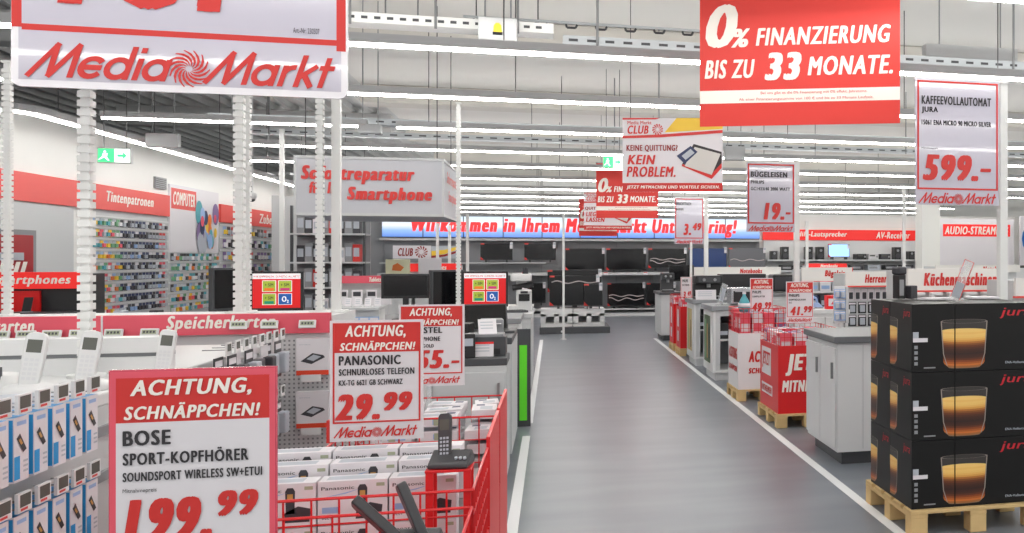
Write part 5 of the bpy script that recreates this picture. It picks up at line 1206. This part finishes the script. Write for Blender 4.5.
for i, (y, lab) in enumerate(((14.15, 'small red printed bin beside the far display cabinet'), (15.0, 'small red printed bin standing beyond its twin at the far counter'))):
    pallet('small pallet beneath the %s far red bin' % ('first', 'second')[i], 1.93, 2.33, y - .02, y + .52, .12, boards=4)
    wire_bin(lab, 1.94, 2.32, y, y + .5, .122, .78, .93, BC, 'printed pallet bins', floorz=.72, nx=6, nz=2, wr=.003,
        letters=([('JETZT', CREAM, .3, .1, .7, .2, 'XI')], [(None, WB, .3, .5, .62, .92, ''), (None, WB, .3, .15, .62, .4, '')]))
# contents of the bins
def packet_(col, col2, w, d_, h, name='sale_packet'):
    r = thing(name, 'x', 'packet'); b = MB(); b.box(-w / 2, w / 2, -d_ / 2, d_ / 2, 0, h, col); b.quad([(-w * .4, -d_ / 2 - .0006, h * .2), (w * .4, -d_ / 2 - .0006, h * .2), (w * .4, -d_ / 2 - .0006, h * .55), (-w * .4, -d_ / 2 - .0006, h * .55)], col2)
    b.quad([(-w / 2 - .0006, d_ * .4, h * .3), (-w / 2 - .0006, -d_ * .4, h * .3), (-w / 2 - .0006, -d_ * .4, h * .8), (-w / 2 - .0006, d_ * .4, h * .8)], col2); b.build('carton', r, bevel=.004)
    b = MB(); b.box(-w * .15, w * .15, -d_ * .1, d_ * .1, h, h + .012, PALE); b.build('hang_tab', r); return r
SP = [Proto(packet_(a, b_, .115, .13, .17)) for a, b_ in ((PINK, PAPER), (PAPER, PINK), (PURPLE, PAPER), (PALE, PURPLE), (SKYB, PAPER), (PAPER, SKYB))]
SPN = ('pink', 'white and pink', 'purple', 'grey and purple', 'pale blue', 'white and blue')
def fill(x0, y0, nx, ny, px, py, z, seq, what, h=1.0):
    k = 0
    for j in range(ny):
        for i in range(nx):
            c = seq[k % len(seq)]; k += 1
            SP[c].put((x0 + i * px, y0 + j * py, z), 0, '%s sale packet, %s across the %s row of the %s' % (SPN[c], ORD[i], ORD[j], what), 'packets in the ' + what, (1, 1, h))
def sub_row(y): return y
fill(2.07, 8.06, 4, 2, .137, .15, .702, (0, 1, 3, 5, 1, 2, 0, 3), 'red printed bin', .9)
fill(2.07, 8.44, 4, 2, .137, .15, .702, (1, 0, 5, 3, 2, 1, 3, 0), 'red bin, rear half', .95)
fill(2.02, 9.63, 4, 2, .134, .15, .702, (0, 1, 0, 3, 0, 2, 0, 1), 'white printed bin', 1.45)
fill(2.02, 10.02, 4, 1, .134, .15, .702, (0, 2, 1, 0), 'white bin, rear row', 1.6)
for i, y in enumerate((14.15, 15.0)): fill(2.03, y + .1, 2, 2, .2, .26, .722, (0, 1, 5, 3), ('first', 'second')[i] + ' far red bin', 1.0)
for t_ in ('price_sign.003', 'price_sign.004', 'price_sign.005'): pass
r = thing('teal_bottle', 'teal drop-shaped bottle standing out of the white printed bin', 'bottle', (1.975, 9.98, .952), 0)
r.location = (2.02, 9.63, .702 + .17 * 1.45 + .018)
MB().lathe([(.05, 0), (.065, .02), (.07, .07), (.045, .13), (.018, .17), (.016, .19)], TEALP, n=16).build('body', r, smooth=True); MB().cyl((0, 0, .19), (0, 0, .215), .02, PAPER, 12).build('cap', r); MB().lathe([(.0712, .05), (.0716, .07), (.066, .09)], PAPER, n=16).build('label_band', r, smooth=True)
# ---- display cabinets along the aisle
PIC1 = mat('dark_green_photo_print', (82, 104, 70), .5, vary=.5, scale=6); PIC2 = mat('tan_photo_print', (196, 172, 120), .5, vary=.3, scale=5)
def cabinet(label, x0, x1, y0, y1, h, pic):
    g = thing('display_cabinet', label, 'display cabinet', (x0, y0, 0), 0, 'display cabinets along the aisle'); W, D = x1 - x0, y1 - y0
    MB().box(.03, W - .03, .03, D - .03, 0, .1, LGREY).build('plinth', g)
    MB().box(-.03, W + .03, -.03, D + .03, h - .06, h, MGREY).build('worktop', g, bevel=.006)
    b = MB(); b.box(0, .03, 0, D, .1, h - .06, WHITE); b.box(W - .03, W, 0, D, .1, h - .06, WHITE); b.box(.03, W - .03, D - .03, D, .1, h - .06, MGREY); b.box(.03, W - .03, 0, D - .03, .1, .13, WHITE); b.build('carcass', g)
    f = MB(); f.box(.03, .09, 0, .03, .13, h - .06, LGREY); f.box(W - .09, W - .03, 0, .03, .13, h - .06, LGREY); f.box(.09, W - .09, 0, .03, h - .13, h - .06, LGREY); f.build('front_frame', g)
    MB().box(.03, W - .03, .04, D - .03, .5, .52, WHITE).build('shelf', g)
    b = MB(); b.box(-.004, -.0005, D * .3, D * .9, .2, h - .14, pic)
    for i in range(3): b.box(-.006, -.0045, D * (.38 + .16 * i), D * (.44 + .16 * i), .25, h - .3 + .05 * i, (DARKP, TAN, GREENP)[i])
    b.build('side_picture', g)
    return g
cabinet('grey framed display cabinet with green side picture behind the white printed bin', 1.95, 2.62, 11.2, 11.95, .945, PIC1)
cabinet('grey framed display cabinet with tan side picture, second along the aisle border', 1.95, 2.62, 12.8, 13.5, .95, PIC2)
for i, (y, h) in enumerate(((11.45, .3), (13.05, .3))):
    for k in range(3): acc('boxed_appliance', 'small %s boxed appliance inside the %s display cabinet' % (('black', 'blue', 'white')[k], ('first', 'second')[i]), 'boxed appliance', .13, .14, .2 + .04 * k, (BLACK, SKYB, PAPER)[k], 2.1 + .19 * k, y - .1, .521 if False else .5205, 0, 'boxed appliances inside the cabinets', 'carton', extra=lambda b: b.quad([(-.05, -.0706, .05), (.05, -.0706, .05), (.05, -.0706, .1), (-.05, -.0706, .1)], PALE))
counter('white counter with dark grey top at the far end of the aisle border', 1.95, 2.9, 16.9, 17.9, .905, top=DGREY, body=LGREY, doors=2, over=.03)
def appliance_espresso(label, x, y, z, w, h, d_, body, front, group=None, name='espresso_machine'):
    r = thing(name, label, 'coffee machine', (x, y, z), 0, group)
    b = MB(); b.box(-w / 2, w / 2, 0, d_, h * .66, h, body); b.box(-w / 2, w / 2, d_ * .5, d_, h * .1, h * .66, body); b.box(-w / 2, w / 2, 0, d_, 0, h * .1, body); b.build('body', r, bevel=.008)
    MB().cyl((0, d_ * .22, h * .5), (0, d_ * .22, h * .655), .03, METAL, 10).build('brew_head', r); MB().box(-w * .4, w * .4, .01, d_ * .45, h * .1 + .0005, h * .13, METAL).build('drip_tray', r)
    b = MB(); b.quad([(-w * .4, -.001, h * .72), (w * .4, -.001, h * .72), (w * .4, -.001, h * .94), (-w * .4, -.001, h * .94)], front); b.build('control_face', r)
    for i in range(2): MB().cyl((-w * .2 + i * w * .4, -.02, h * .83), (-w * .2 + i * w * .4, -.0015, h * .83), .022, METAL, 10).build('knob', r)
    return r
Z1, Z2, Z3 = .946, .951, .906
appliance_espresso('grey coffee machine on the second display cabinet with a white card', 2.2, 12.95, Z2, .4, .34, .36, BLACK, DGREY)
leaf('white card standing before the grey coffee machine on the second cabinet', 706, 290, 12.86, .3, .14, 0, z=Z2, group='cards on the display cabinets', lean=8)
r = thing('glass_card_stand', 'slanted clear stand on the first display cabinet beside the chrome machine', 'card stand', (2.06, 11.32, Z1 + .001), .6)
b = MB(); b.M = Matrix.Translation((0, 0, .025)) @ Matrix.Rotation(math.radians(20), 4, 'Y'); b.box(-.05, .05, -.006, .006, 0, .26, CLEAR); b.box(-.035, .035, -.0085, -.0065, .03, .2, PALE); b.build('card_holder', r); MB().box(-.05, .08, -.05, .05, 0, .006, CLEAR).build('foot', r)
r = thing('toaster_oven', 'chrome table oven with dark glass on the first display cabinet', 'table oven', (2.38, 11.3, Z1))
CHR = mat('brushed_chrome', (190, 192, 196), .25, .8)
MB().box(-.18, .18, 0, .32, .012, .22, CHR).build('body', r, bevel=.012); MB().box(-.15, .09, -.006, -.0005, .04, .18, BLACK).build('door', r); MB().box(-.13, .07, -.03, -.007, .17, .18, METAL).build('handle', r)
for i in range(3): MB().cyl((.135, -.02, .06 + .055 * i), (.135, -.0005, .06 + .055 * i), .018, BLACK, 10).build('knob', r)
appliance_espresso('dark coffee machine on the far white counter', 2.1, 17.0, Z3, .24, .36, .3, DGREY, BLACK)
monitor('black monitor on the far white counter behind the small plain price sign', 669, 265, 694, 281, 17.6, .905, None, 0, BLACK)
# ---- middle right gondolas with white fascias
FW = mat('white_fascia_board', (226, 224, 220), .5)
def boxz(py, px, Y): return Zat(py, Xat(px, Y), Y)
Y = 9.0
gk = fascia_gondola('gondola with white kitchen machine fascia and red trim behind the cartons', Xat(908, Y), Xat(1003, Y), Y, boxz(290, 955, Y), boxz(268.5, 955, Y), 'Küchenmaschinen', (.16, .93), FW, RED, depth=.7, shelves=(.55, .98), border=REDP)
fascia_gondola('gondola with blank white fascia beyond the tall pole sign', Xat(1016, Y - 1), Xat(1060, Y - 1), Y - 1, boxz(296, 1030, Y - 1), boxz(278, 1030, Y - 1), '', (.5, .9), FW, RED, depth=.65, shelves=(.55, .95), border=REDP)
Y = 11.0
gh = fascia_gondola('gondola with white razor fascia and red trim', Xat(846, Y), Xat(908, Y), Y, boxz(285.5, 880, Y), boxz(271.5, 880, Y), 'Herrenrasierer', (.3, .96), FW, RED, depth=.6, shelves=(.3,), border=REDP)
Y = 12.4
gb = fascia_gondola('gondola with white ironing fascia and red trim', Xat(802, Y), Xat(852, Y), Y, boxz(281, 825, Y), boxz(267.5, 825, Y), 'Bügeleisen', (.45, .97), FW, RED, depth=.6, shelves=(.5, .85, 1.08), border=REDP)
Y = 18.65
fascia_gondola('far gondola with long white notebook fascia', Xat(694, Y), Xat(781, Y), Y, boxz(275, 730, Y), boxz(267, 730, Y), 'Notebooks', (.52, .78), FW, RED, depth=.6, shelves=(.8, 1.1))
Y = 18.5
fascia_gondola('far gondola with bright red notebook fascia behind the ironing gondola', Xat(809, Y), Xat(847, Y), Y, boxz(268, 830, Y), boxz(263.5, 830, Y), 'Notebooks', (.3, .75), SR, CREAM, depth=.6, shelves=(.8, 1.1))
Y = 15.0
fascia_gondola('far gondola with low white fascia beneath the audio panel', Xat(936, Y), Xat(1020, Y), Y, boxz(272.5, 970, Y), boxz(265, 970, Y), 'Notebooks', (.55, .85), FW, RED, depth=.6, shelves=(.8, 1.1))
# goods
Y = 9.0
for i in range(5):
    r = thing('kitchen_machine', 'white kitchen machine under its fascia, %s from the razor gondola end' % ORD[i], 'kitchen machine', (Xat(914, Y) + i * .2, Y - .12, .981), 0, 'kitchen machines under the fascia')
    MB().box(-.07, .07, -.08, .08, 0, .035, WHITE).build('base', r, bevel=.008); MB().box(-.07, -.02, -.03, .03, .035, .17, WHITE).build('column', r, bevel=.008); MB().box(-.07, .07, -.035, .035, .171, .205, WHITE).build('head', r, bevel=.01); MB().lathe([(.03, .036), (.045, .06), (.05, .1)], METAL, (.03, 0, 0), 12).build('bowl', r, smooth=True)
pr = Proto(make_blister(PAPER, 'x', .08, .15)); pb_ = Proto(make_blister(BLACK, 'x', .11, .15)); pc = Proto(make_blister(SKYB, 'x', .09, .14))
Y = 11.0
for i in range(9): pr.put((Xat(848, Y) + .07 + i * .092, Y + .098, 1.0), 0, 'white razor blade pack below the razor fascia, %s along its row' % ORD[i], 'white razor packs', rot=(0, 0, -math.pi / 2))
for ri in range(3):
    for i in range(5): pb_.put((Xat(848, Y) + .09 + i * .135, Y + .098, .83 - .165 * ri), 0, 'black razor pack, %s in the %s black row below the razor fascia' % (ORD[i], ORD[ri]), 'black razor packs', rot=(0, 0, -math.pi / 2))
# small rotating pack stand
Y = 9.3; X = Xat(840, Y)
g = thing('pack_stand', 'slim white pole stand with pale blue packs before the razor gondola', 'pack stand', (X, Y, 0)); zt, zb = Zat(287, X, Y), Zat(323, X, Y)
MB().cyl((0, 0, 0), (0, 0, .02), .16, WHITE, 18).build('foot', g); MB().cyl((0, 0, .02), (0, 0, zb), .025, WHITE, 10).build('post', g); MB().box(-.07, .08, -.02, .02, zb, zt + .01, WHITE).build('pack_board', g); MB().box(.05, .08, -.06, -.021, zb, zt, LGREY).build('edge_strip', g)
for ri in range(3):
    for i in range(2): pc.put((X - .052 + i * .062, Y - .055, zt - .15 - ri * .12 + .03), 0, 'pale blue pack on the slim pole stand, %s in its %s row' % (ORD[i], ORD[ri]), 'packs on the slim pole stand', rot=(0, 0, -math.pi / 2), scale=(1, .75, .72))
# irons and boxes on the ironing gondola and the low table behind the bins
Y = 10.7
tb = counter('low white sales table behind the printed bins', 2.9, 3.5, 10.5, 11.15, .92, top=WHITE, body=WHITE, doors=2)
acc('boxed_iron', 'red box with pink picture on the low white sales table', 'box', .2, .12, .17, REDB, 3.35, 10.62, .921, 0, None, 'carton', extra=lambda b: (b.quad([(-.08, -.0606, .04), (.08, -.0606, .04), (.08, -.0606, .13), (-.08, -.0606, .13)], PAPER), b.quad([(-.05, -.0612, .06), (.03, -.0612, .05), (.06, -.0612, .09), (-.01, -.0612, .115)], PINK)))
def iron(label, x, y, z, rz, col):
    r = thing('steam_iron', label, 'iron', (x, y, z), rz, 'irons on the sales table'); b = MB()
    out = [(-.1, -.045), (.06, -.05), (.12, -.02), (.14, 0), (.12, .02), (.06, .05), (-.1, .045)]
    n = len(out); b.add([(a, c, 0) for a, c in out] + [(a * .99, c * .99, .012) for a, c in out], [tuple(range(n - 1, -1, -1)), tuple(range(n, 2 * n))] + [(i, (i + 1) % n, n + (i + 1) % n, n + i) for i in range(n)], METAL); b.build('soleplate', r)
    b = MB(); b.add([(a * .97, c * .95, .0125) for a, c in out] + [(a * .7 - .02, c * .55, .07) for a, c in out], [tuple(range(n - 1, -1, -1)), tuple(range(n, 2 * n))] + [(i, (i + 1) % n, n + (i + 1) % n, n + i) for i in range(n)], col); b.build('body', r)
    MB().tube([(-.09, 0, .068), (-.08, 0, .13), (.0, 0, .145), (.05, 0, .12), (.055, 0, .07)], .014, col, 8).build('handle', r); return r
iron('white steam iron on the sales table behind the 41.99 sign', 3.0, 10.62, .921, .4, WHITE); iron('pale blue steam iron on the sales table beside the red box', 3.15, 10.85, .921, -.3, SKYB)
for i in range(4): acc('boxed_hairdryer', 'white appliance box on the ironing gondola shelf, %s from its aisle end' % ORD[i], 'box', .16, .16, .13, PAPER if i % 2 else PALE, Xat(806, 12.4) + .05 + .18 * i, 12.28, 1.081 , 0, 'boxes on the ironing gondola', 'carton', extra=lambda b: b.quad([(-.06, -.0806, .03), (.06, -.0806, .03), (.06, -.0806, .08), (-.06, -.0806, .08)], SKYB))
for i in range(4): acc('boxed_hairdryer', 'dark appliance box on the lower ironing gondola shelf, %s from its aisle end' % ORD[i], 'box', .16, .16, .17, DARKP if i % 2 else NAVY, Xat(806, 12.4) + .05 + .18 * i, 12.28, .851, 0, 'boxes on the ironing gondola', 'carton', extra=lambda b: b.quad([(-.06, -.0806, .03), (.06, -.0806, .03), (.06, -.0806, .1), (-.06, -.0806, .1)], PALE))
# dark appliances between the cabinets and the notebook gondola
tb2 = counter('grey display table with black appliances behind the cabinets', 2.42, 4.3, 13.62, 14.4, 1.0, top=MGREY, body=WHITE, doors=3)
r = acc('soundbar', 'long low black appliance on the grey display table', 'appliance', .72, .3, .3, BLACK, 2.86, 13.85, 1.001, 0, None, 'casing', extra=lambda b: b.quad([(-.02, -.1506, .01), (.22, -.1506, .01), (.22, -.1506, .06), (-.02, -.1506, .06)], ORANGE))
r = thing('microwave_oven', 'rounded black microwave oven standing on the grey display table', 'microwave', (3.62, 13.8, 1.001))
MB().box(-.26, .26, 0, .36, .015, .29, BLACK).build('body', r, bevel=.03); MB().box(-.23, .1, -.008, -.0005, .05, .25, DARKP).build('door', r); MB().box(.13, .23, -.006, -.0005, .05, .25, MGREY).build('control_face', r)
MB().cyl((.18, -.02, .11), (.18, -.0065, .11), .03, METAL, 12).build('dial', r)
r = thing('food_processor', 'white tall blender with clear jug beside the black microwave', 'blender', (4.1, 13.85, 1.001))
MB().lathe([(.09, 0), (.09, .06), (.06, .12), (.06, .14)], WHITE, n=14).build('base', r, smooth=True); MB().lathe([(.05, .1405), (.075, .33), (.078, .35)], CLEAR, n=14).build('jug', r, smooth=True); MB().cyl((0, 0, .35), (0, 0, .38), .07, BLACK, 14).build('lid', r)
# ---- hi-fi wall
LY = 25.2
r = thing('wall_fascia', 'red loudspeaker and receiver fascia on the far white wall', 'fascia', (0, LY, 0)); x0, x1 = Xat(763, LY), Xat(921, LY); zt, zb = Zat(230, 8.5, LY), Zat(240.3, 8.5, LY)
b = MB(); b.box(x0, x1, 0, .06, zb, zt, SR); b.text('HiFi-Lautsprecher', Xat(797, LY), Xat(847, LY), zb + .06, zt - .05, -.006, CREAM, 'HI'); b.text('AV-Receiver', Xat(876, LY), Xat(910, LY), zb + .06, zt - .05, -.006, CREAM, 'HI'); b.build('fascia_board', r)
SH1, SH2 = Zat(259.5, 8.5, 24.8), Zat(270, 8.5, 24.8)
g = thing('loudspeaker_shelf', 'white loudspeaker shelving under the red hi-fi fascia', 'shelf unit', (x0, 24.6, 0)); W = x1 - x0
for z in (.4, .85, SH2, SH1): MB().box(0, W, 0, .55, z - .04, z, LGREY).build('shelf', g)
MB().box(0, W, .56, .6, .0, zb - .02, WHITE).build('back_panel', g); MB().box(0, W, .05, .55, 0, .1, WHITE).build('plinth', g)
def speaker(w, h, d_=.26):
    r = thing('loudspeaker', 'x', 'loudspeaker'); MB().box(-w / 2, w / 2, 0, d_, 0, h, BLACK).build('cabinet', r, bevel=.006)
    MB().cyl((0, -.006, h * .3), (0, -.0005, h * .3), w * .36, DARKP, 14).build('woofer', r); MB().cyl((0, -.006, h * .72), (0, -.0005, h * .72), w * .2, MGREY, 12).build('tweeter', r); return r
SPK = [Proto(speaker(.18, .24)), Proto(speaker(.2, .36))]
for i, (px, k) in enumerate(((774.5, 0), (785.5, 1), (809.5, 1), (821, 1), (898, 1), (912, 0))): SPK[k].put((Xat(px, 24.7), 24.7, SH1 + .001), 0, '%s black loudspeaker on the hi-fi shelf, %s from the video wall' % (('short', 'tall')[k], ORD[i]), 'loudspeakers on the hi-fi shelf')
o = place_tv(828, 247, 850, 260.5, 24.65, 1, 'lit pale blue screen among the loudspeakers', 'lit screens on the hi-fi shelf'); o.location.z = SH1 + .062
for c in o.children:
    if c.name.startswith('screen'): c.data = c.data.copy(); c.data.materials[0] = mat('pale_blue_lit_screen', (150, 190, 240), .2, emit=.9)
for i, (px, w) in enumerate(((860, .4), (872, .44), (884, .4))): acc('hifi_receiver', '%s hi-fi receiver on the shelf beneath the receiver lettering' % ('black', 'silver', 'dark')[i], 'receiver', .3, .35, .16, (BLACK, SILV, DARKP)[i], Xat(px, 24.8), 24.83, SH1 + .001, 0, 'receivers on the hi-fi shelf', extra=lambda b: (b.cyl((.1, -.19, .08), (.1, -.1755, .08), .03, METAL, 10), b.quad([(-.12, -.1756, .09), (.04, -.1756, .09), (.04, -.1756, .13), (-.12, -.1756, .13)], LCD)))
for i in range(9): acc('hifi_receiver', 'dark compact player on the lower hi-fi shelf, %s from the video wall' % ORD[i], 'player', .38, .3, .14, (BLACK, DARKP, PALE)[i % 3], x0 + .6 + i * .52, 24.85, SH2 + .001, 0, 'compact players on the lower hi-fi shelf', extra=lambda b: b.quad([(-.15, -.1506, .04), (.1, -.1506, .04), (.1, -.1506, .1), (-.15, -.1506, .1)], MGREY))
struct(MB().box(Xat(922, 19.5), Xat(940, 19.5), 19.5, 19.9, 0, CEIL - .37, mat('white_pillar_paint', (232, 232, 228), .7)).build('pillar_white'))
AY = 23.6
q = uv(938, 219, 1014, 266)
r, W, H = sign('display_board', 'large white audio streaming board with red title box', 'board', 938, 219, 1013.5, 266, AY, rects=[(SR, *q(942.5, 224.5, 1010, 236.5))], texts=[T(q, 'AUDIO-STREAMING', 'HI', CREAM, 944, 226.5, 1008, 234.5)], eps=.004, thick=.05)
for x in (-W * .45, W * .45): MB().box(x - .03, x + .03, .03, .08, -r.location.z + .001, .3, METAL).build('support_leg', r)
AX = r.location.x
r = thing('wall_poster', 'white poster with a blue shape at the photo edge beside the audio board', 'poster', (Xat(1024, AY), AY - .2, 1.2))
b = MB(); b.box(-.25, 1.2, -.03, .03, 0, 1.55, PAPER); b.build('panel', r); b = MB(); b.quad([(.1 + .3 * math.cos(a), -.034, .9 + .42 * math.sin(a)) for a in [i * .45 for i in range(14)]], mat('strong_blue_print', (30, 110, 190), .5)); b.build('printed_shape', r); MB().box(-.2, -.14, .031, .08, -1.199, .3, METAL).build('support_leg', r); MB().box(1.1, 1.16, .031, .08, -1.199, .3, METAL).build('support_leg', r)
tb3 = counter('long white audio table below the audio streaming board', Xat(936, 22.6), Xat(1040, 22.6), 22.3, 23.2, Zat(268, AX, 22.6), top=WHITE, body=WHITE, doors=6)
for i in range(8): acc('streaming_player', 'dark flat audio player on the long white table, %s from the white pillar' % ORD[i], 'audio player', .34, .2, .07, (BLACK, DARKP)[i % 2], Xat(940, 22.6) + .25 + i * .42, 22.5, Zat(268, AX, 22.6) + .001, 0, 'audio players on the long white table', extra=lambda b: b.quad([(-.14, -.1006, .02), (.06, -.1006, .02), (.06, -.1006, .05), (-.14, -.1006, .05)], LCD))
# ---- drop sources that were never placed
for o in [o for o in bpy.data.objects if o.get('label') == 'x']:
    for c in list(o.children_recursive): bpy.data.objects.remove(c)
    bpy.data.objects.remove(o)
